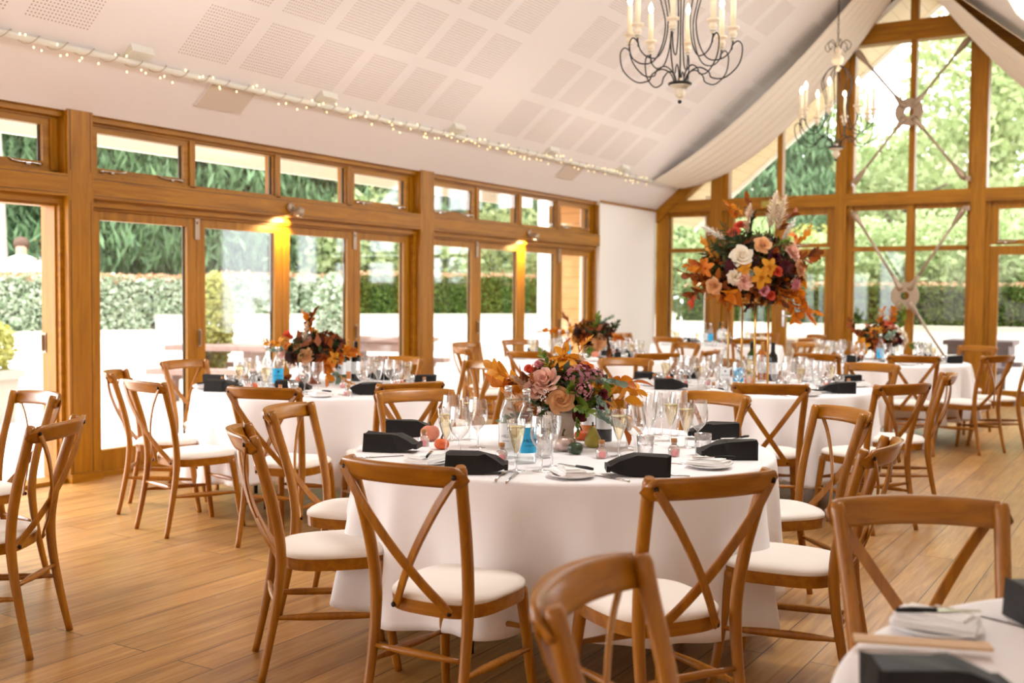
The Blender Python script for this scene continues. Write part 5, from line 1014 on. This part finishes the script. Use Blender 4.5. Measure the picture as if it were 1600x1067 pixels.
# ------------------------------------------------------------------ outside
def ext(mb, name, m, label, cat='ground'):
    o = mb.build(name, m); return struct(o, label, cat)
ext(MB().box(-16, -.3, -4, 26, -.16, -.03).box(-.3, 14, D+.24, 26, -.16, -.03), 'terrace_ground', 'pave', 'pale paved terrace outside the glass')
LW = [(-9.4, 5.0), (-7.6, 8.6), (-6.9, 9.62), (-6.45, 11.55)]; HW = [(-6.45, 11.55), (-5.66, 13.99), (-4.22, 16.16), (-3.08, 17.9), (-1.5, 20.2)]; GW = [(-1.5, 20.2), (3, 20.2), (12, 20.2)]
def offs(poly, d):
    out = []
    for i, p in enumerate(poly):
        a = Vector(poly[max(i-1, 0)]); b = Vector(poly[min(i+1, len(poly)-1)]); tt = (b-a).normalized(); nn = Vector((-tt.y, tt.x)); out.append((p[0]+nn.x*d, p[1]+nn.y*d))
    return out
def strip(poly, d0, d1, z0, z1):
    a, b = offs(poly, d0), offs(poly, d1); m = MB(); n = len(poly)
    m.loft([[(a[i][0], a[i][1], z0), (b[i][0], b[i][1], z0), (b[i][0], b[i][1], z1), (a[i][0], a[i][1], z1)] for i in range(n)], True, True, False); return m
for nm, poly, h, lab in (('wall_garden', LW, .80, 'low white garden wall left of the step'), ('wall_terrace', HW, 1.03, 'higher curved white garden wall behind the picnic tables'), ('wall_beyond', GW, .89, 'white garden wall beyond the gable')):
    o = struct(strip(poly, 0, .25, -.05, h).build(nm, 'render'), lab, 'wall'); strip(poly, -.04, .3, h, h+.06).build('coping', 'coping', parent=o)
    ext(strip(poly, .25, 9 if poly is not HW else 12, -.1, h-.05), 'bank_ground', 'soil', 'planted bank behind the '+lab)
def along(poly, d0, d1, z0, z1, faces=(1, 1, 1)):
    """points on the front, top and inside of a hedge"""
    P = np.array(poly, float); seg = np.linalg.norm(np.diff(P, axis=0), axis=1); cum = np.r_[0, np.cumsum(seg)]
    def f(n):
        s = RNG.uniform(0, cum[-1], n); i = np.clip(np.searchsorted(cum, s)-1, 0, len(seg)-1); tt = (s-cum[i])/seg[i]; Q = P[i]+(P[i+1]-P[i])*tt[:, None]; dv = (P[i+1]-P[i])/seg[i][:, None]; nn = np.stack([-dv[:, 1], dv[:, 0]], 1)
        w = RNG.choice(3, n, p=np.array(faces)/sum(faces)); d = np.where(w == 0, d0+np.abs(RNG.normal(0, .04, n)), RNG.uniform(d0, d1, n)); z = np.where(w == 1, z1-np.abs(RNG.normal(0, .05, n))+RNG.normal(0, .02, n), RNG.uniform(z0, z1, n))
        Q = Q+nn*d[:, None]; return np.c_[Q, z]
    return f
def hedge(poly, d0, d1, z0, z1, n, c, label, size=(.085, .05), top=2500):
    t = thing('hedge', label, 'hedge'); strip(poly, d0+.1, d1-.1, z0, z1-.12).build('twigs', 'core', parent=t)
    stuffed(cloud('leaves', n, along(poly, d0, d1, z0, z1, (1.2, .9, .35)), size, c, t)); stuffed(cloud('copper_tips', top, along(poly, d0, d1, z1-.06, z1+.05, (.15, 1, .2)), (.09, .05), 'hedgetop', t))
hedge(LW+[(-6.05, 12.75)], .3, 1.5, .76, 1.66, 26000, 'hedgepale', 'pale glossy hedge on the low garden wall', (.10, .06), 3800)
hedge([(-6.05, 12.75), (-5.66, 13.99), (-5.3, 14.6)], .3, 1.5, 1.0, 1.72, 8000, 'hedgepale', 'rounded pale hedge above the curved wall', (.10, .06), 1200)
hedge([(-5.2, 14.7), (-4.22, 16.16), (-3.08, 17.9), (-1.7, 20.0)], .3, 1.4, 1.05, 1.78, 22000, 'hedge', 'clipped dark green hedge on the curved white wall', (.075, .045), 2200)
hedge(GW, .3, 1.4, .9, 1.66, 30000, 'hedge', 'clipped dark green hedge on the wall beyond the gable', (.075, .045), 2600)
def tree(name, x, y, z, label, crowns, n, size, c, trunk=(.18, 3), hang=0, bark='bark', cat='tree', group=None):
    t = thing(name, label, cat, (x, y, z), 0, group); MB().tube([(0, 0, -.3), (.05, 0, trunk[1]*.5), (0, .05, trunk[1])], [trunk[0]*1.2, trunk[0], trunk[0]*.5], 8).build('trunk', bark, parent=t)
    def f(k):
        out = []
        vol = np.array([a[3]*a[4]+a[3]*a[5] for a in crowns]); vol = vol/vol.sum()
        for a, v in zip(crowns, vol): out.append(ell(*a[:6], a[6] if len(a) > 6 else .45, 1.0)(int(k*v)))
        return np.concatenate(out)
    stuffed(cloud('foliage', n, f, size, c, t, hang)); return t
CL = ['drooping dark conifer seen through the open doorway', 'drooping conifer behind the first folding doors, leftmost', 'drooping conifer behind the middle of the first folding doors', 'drooping conifer behind the right of the first folding doors', 'tall conifer behind the far folding doors', 'conifer beyond the white wall end', 'conifer at the left of the gable view', 'conifer far left beyond the hedge', 'conifer filling the gap behind the first two door leaves', 'conifer filling the gap behind the third door leaf', 'conifer filling the gap behind the fourth door leaf']
for i, (x, y, r_, h) in enumerate(((-13.2, 10.4, 2.6, 9), (-10.6, 13.2, 2.5, 10), (-10.0, 16.2, 2.5, 10), (-8.6, 18.9, 2.4, 9), (-7.6, 22.2, 2.3, 10), (-5.2, 25.0, 2.2, 9), (-2.0, 27.5, 2.4, 9), (-16.5, 11.2, 3, 10), (-12.5, 15.0, 2.8, 10), (-11.6, 18.8, 2.8, 10), (-10.2, 21.8, 2.8, 10))):
    cr = [(0, 0, h*.12+h*.8*j/7+.3, r_*(1-.85*j/8), r_*(1-.85*j/8), h*.09, .55) for j in range(8)]
    tree('conifer_tree', x, y, .7, CL[i], cr, 24000, (.36, .065), 'conifer', (.22, h), 1.0, 'bark')
cr = [(0, 0, 1.0, .9, .9, .9), (.7, .4, .7, .8, .8, .7), (-.7, -.3, .8, .8, .7, .8)]
for i, (x, y, s, c, lab) in enumerate(((-6.9, 17.2, 1.5, 'broad2', 'leafy bush with red tips behind the dark hedge at the far doors'), (-5.2, 19.6, 1.4, 'broad', 'green bush above the hedge left of the white wall end'), (-2.5, 23.0, 1.6, 'broad2', 'light laurel bush in the narrow gable pane'), (-1.2, 22.6, 1.4, 'broad2', 'light laurel bush behind the hedge at the gable doors'), (.25, 23.4, 1.2, 'yellowleaf', 'yellow green bush behind the flower stand'), (1.6, 22.5, 1.25, 'broad2', 'glossy bush behind the left half of the lower brace'), (3.1, 22.8, 1.35, 'broad2', 'twiggy pale bush behind the right half of the lower brace'), (4.6, 22.6, 1.35, 'broad2', 'bright laurel bush at the right edge of the gable view'), (6.6, 23.0, 1.5, 'broad', 'bush beyond the right end of the gable'))):
    tree('garden_bush', x, y, .75, lab, [(a*s, b*s, c_*s, d*s, e*s, f*s) for a, b, c_, d, e, f in cr], 5200, (.16, .09), c, (.05, 1.0), 0, 'bark', 'bush')
for i, (x, y, h, c, cr, n, lab) in enumerate(((-2.6, 30, 9, 'broad2', [(0, 0, 5, 2.6, 2.4, 3.2), (1.2, 0, 3, 2.2, 2, 2.2)], 5200, 'pale green tree in the upper left gable panes'), (-.9, 34, 6, 'broad2', [(0, 0, 3.6, 3, 2.4, 2.4), (2.4, 1, 3, 2.4, 2, 2)], 5200, 'distant pale tree low in the upper braced window'), (2.6, 33, 13, 'broad', [(-.9, 0, 6.9, 1.7, 1.5, 2.0), (1.4, .5, 6.5, 2.2, 2, 2.6), (-1.6, 0, 4.2, 2.2, 2, 1.5), (.4, 0, 9.2, 2.2, 2, 1.8)], 8000, 'big spreading tree in the right upper braced window'), (5.2, 31, 12, 'broad', [(0, 0, 7, 3.6, 3, 3.4), (-1.8, 0, 4.4, 2.6, 2.2, 2.4), (0, 0, 10.5, 3, 2.6, 2.6)], 8000, 'leafy tree at the right edge of the gable view'), (.9, 29, 4, 'broad', [(0, 0, 2.6, 3.2, 2, 1.6), (2.8, 0, 2.4, 2.6, 1.8, 1.5)], 5000, 'mid green shrubbery tree behind the braced windows'))):
    t = tree('garden_tree', x, y, .7, lab, cr, n, (.26, .17), c, (.2, h*.75), .2)
    bb = MB(); rg = random.Random(i)
    for q in range(9):
        a = rg.uniform(0, 2*PI); z = h*rg.uniform(.35, .75); L_ = rg.uniform(1.5, 3.2); bb.tube(spline([(0, 0, z), (L_*.4*math.cos(a), L_*.4*math.sin(a)*.5, z+.5), (L_*math.cos(a), L_*math.sin(a)*.5, z+.6+rg.uniform(0, 1))], 4), [.09-.0075*j for j in range(9)], 6)
    bb.build('branches', 'bark', parent=t)
t = thing('tree_trunk', 'thick pale tree trunk at the left edge behind the hedge', 'tree', (-9.5, 10.83, .7)); MB().tube([(0, 0, -.3), (-.05, 0, 1.2), (-.35, .1, 4), (-.6, .1, 8)], [.2, .16, .13, .1], 12).build('trunk', 'palebark', parent=t)
# planter and tub shrubs
t = thing('stone_planter', 'square grey stone planter outside the open doorway', 'planter', (-4.16, 7.16, -.03), .2); MB().loft([[(s*a, s*b, z) for a, b in ((-1, -1), (1, -1), (1, 1), (-1, 1))] for s, z in ((.2, 0), (.23, .5), (.27, .5), (.27, .6), (.22, .6), (.21, .55))], True, True, False).build('pot', 'tile', parent=t); stuffed(cloud('foliage', 700, ell(0, 0, .85, .3, .3, .35), (.10, .06), 'yellowleaf', t))
MB().tube([(0, 0, .5), (0, 0, .9)], .02, 6).build('stem', 'bark', parent=t)
for x, y, z, r_, c, lab in ((-4.86, 11.15, -.03, .27, 'yellowleaf', 'yellow green shrub behind the nearer picnic table'), (-4.25, 13.05, -.03, .36, 'hedgepale', 'speckled shrub against the wall left of the farther picnic table')):
    t = thing('garden_shrub', lab, 'shrub', (x, y, z)); MB().tube([(0, 0, 0), (.02, 0, .6), (0, 0, 1.2)], [.04, .03, .015], 6).build('stem', 'bark', parent=t); stuffed(cloud('foliage', 3000, ell(0, 0, 1.05, r_, r_, .75), (.09, .055), c, t))
# picnic tables
def picnic(x, y, rz, label, m, L_=1.7, wid=.95, ht=.74):
    t = thing('picnic_table', label, 'picnic table', (x, y, -.03), rz)
    for k in range(5): MB().box(-L_/2, L_/2, -wid/2+k*wid/5+.006, -wid/2+(k+1)*wid/5-.006, ht-.075, ht).build('top_board', m, parent=t)
    if ht > .77: MB().box(-L_/2+.06, L_/2-.06, -wid/2+.05, wid/2-.05, ht-.23, ht-.075).build('apron', m, parent=t)
    for s in (-1, 1):
        MB().box(-L_/2, L_/2, s*(wid/2+.38)-.16, s*(wid/2+.38)+.16, .37, .445).build('bench_seat', m, parent=t)
        e = MB(); e.box(s*(L_/2-.3)-.06, s*(L_/2-.3)+.06, -.28, .28, 0, ht-.075).box(s*(L_/2-.3)-.06, s*(L_/2-.3)+.06, -wid/2-.5, wid/2+.5, .29, .37); e.box(s*(L_/2-.3)-.06, s*(L_/2-.3)+.06, -wid/2-.42, -wid/2-.28, 0, .3).box(s*(L_/2-.3)-.06, s*(L_/2-.3)+.06, wid/2+.28, wid/2+.42, 0, .3); e.build('trestle', m, parent=t)
picnic(-4.42, 10.95, R(23), 'weathered picnic table behind the first folding doors, nearer of two', 'picnic', 1.45, .85); picnic(-3.62, 13.55, R(14), 'weathered picnic table behind the right of the first folding doors, farther of two', 'picnic', 1.6, .6, .80)
picnic(4.45, 18.35, R(0), 'dark picnic table outside the gable behind the right post', 'darkpicnic', 1.0, .9, .82); picnic(1.35, 18.2, R(90), 'dark picnic table outside the gable doors', 'palepicnic', 1.5, .8, .78)
# eaves, posts, cladding
o = ext(MB().box(-1.2, -.3, -3.5, 14.0, 2.93, 2.97), 'soffit_left', 'soffit', 'boarded soffit over the folding doors', 'soffit'); MB().box(-1.26, -1.2, -3.5, 14.0, 2.74, 3.02).build('fascia', 'white', parent=o)
for y in (3.2, 6.2, 9.25): MB().lathe([(0, 2.915), (.06, 2.915), (.06, 2.929), (0, 2.929)], 16, mx=Matrix.Translation((-.75, y, 0))).build('downlight', 'white', parent=o)
ext(MB().box(-.80, -.32, 13.95, 14.1, -.03, 2.93), 'cladding_wall', 'clad', 'cedar clad wall seen through the last door leaf', 'wall')
ext(MB().box(-1.52, -1.32, 14.72, 14.92, -.03, 3.05), 'pillar_outside', 'render', 'white post outside the far folding doors', 'post'); ext(MB().box(.55, .72, 16.5, 16.68, -.03, 3.05), 'pillar_beyond', 'render', 'white post outside the narrow gable pane', 'post')
c = MB(); slope_strip(c, -.2, XR, D+.24, 17.9, lambda x: zl(x)+.02, .08); slope_strip(c, XR, XE+.2, D+.24, 17.9, lambda x: zr(x)+.02, .08)
o = ext(c, 'soffit_gable', 'soffit', 'boarded eaves soffit beyond the gable glass', 'soffit')
c = MB(); slope_strip(c, -.2, XR, 17.9, 17.95, lambda x: zl(x)-.06, .2); slope_strip(c, XR, XE+.2, 17.9, 17.95, lambda x: zr(x)-.06, .2); c.build('bargeboard', 'white', parent=o)
c = MB(); slope_strip(c, -.02, XR, -3.6, D+.24, lambda x: zl(x)+.25, .05); c.box(-1.26, -.02, -3.6, 14.0, 2.98, 3.04); o = ext(c, 'roof_left', 'coping', 'roof covering above the left slope', 'roof')
# people beyond the hedge
def person(x, y, z, rz, label, shirt, hair, lean=0):
    t = thing('person', label, 'person', (x, y, z), rz)
    J = dict(pelvis=(0, 0, .95), waist=(0, 0, 1.12), chest=(0, -.02, 1.36), neck=(0, -.02, 1.5), head=(0, -.02, 1.62), crown=(0, -.02, 1.74), ls=(-.19, -.02, 1.42), le=(-.24, .0, 1.14), lh=(-.20, -.12, .95), rs=(.19, -.02, 1.42), re=(.25, .02, 1.15), rh=(.2, -.1, .96), lk=(-.1, -.02, .5), lf=(-.11, 0, .06), lt=(-.12, -.14, .03), rk=(.1, -.02, .5), rf=(.11, 0, .06), rt=(.12, -.14, .03))
    names = list(J); ed = [('pelvis', 'waist'), ('waist', 'chest'), ('chest', 'neck'), ('neck', 'head'), ('head', 'crown'), ('chest', 'ls'), ('ls', 'le'), ('le', 'lh'), ('chest', 'rs'), ('rs', 're'), ('re', 'rh'), ('pelvis', 'lk'), ('lk', 'lf'), ('lf', 'lt'), ('pelvis', 'rk'), ('rk', 'rf'), ('rf', 'rt')]
    rad = dict(pelvis=.14, waist=.13, chest=.15, neck=.06, head=.10, crown=.085, ls=.07, le=.05, lh=.035, rs=.07, re=.05, rh=.035, lk=.075, lf=.05, lt=.035, rk=.075, rf=.05, rt=.035)
    me = bpy.data.meshes.new('body'); me.from_pydata([J[n] for n in names], [(names.index(a), names.index(b)) for a, b in ed], []); o = link('body', me, t); me.materials.append(M['skin'])
    sk = o.modifiers.new('skin', 'SKIN'); o.modifiers.new('smooth', 'SUBSURF').levels = 2
    for v, n in zip(me.skin_vertices[0].data, names): v.radius = (rad[n],)*2
    me.skin_vertices[0].data[0].use_root = True
    MB().loft([[(a*math.cos(2*PI*i/20), -.02+b*math.sin(2*PI*i/20), zz) for i in range(20)] for a, b, zz in ((.21, .16, .86), (.20, .155, 1.0), (.21, .16, 1.25), (.25, .165, 1.40), (.17, .12, 1.49), (.08, .075, 1.52))], True, False).build('shirt', shirt, parent=t)
    for s in (-1, 1): MB().tube([(s*.2, -.02, 1.43), (s*.245, .0, 1.16)], [.095, .08], 10, False).build('sleeve', shirt, parent=t); MB().tube([(s*.08, 0, .95), (s*.1, -.02, .5), (s*.11, 0, .08)], [.13, .095, .075], 10, False).build('trouser_leg', 'jeans', parent=t)
    MB().ball((0, .01, 1.70), .125, 12, sz=.95).build('hair', hair, parent=t)
person(-8.70, 10.68, .5, R(50), 'person in a white shirt standing beyond the hedge, blurred, taller of two', 'shirt', 'hair'); person(-9.6, 11.62, .56, R(60), 'person in pale clothes beyond the hedge, right of the taller one', 'shirt', 'peach')
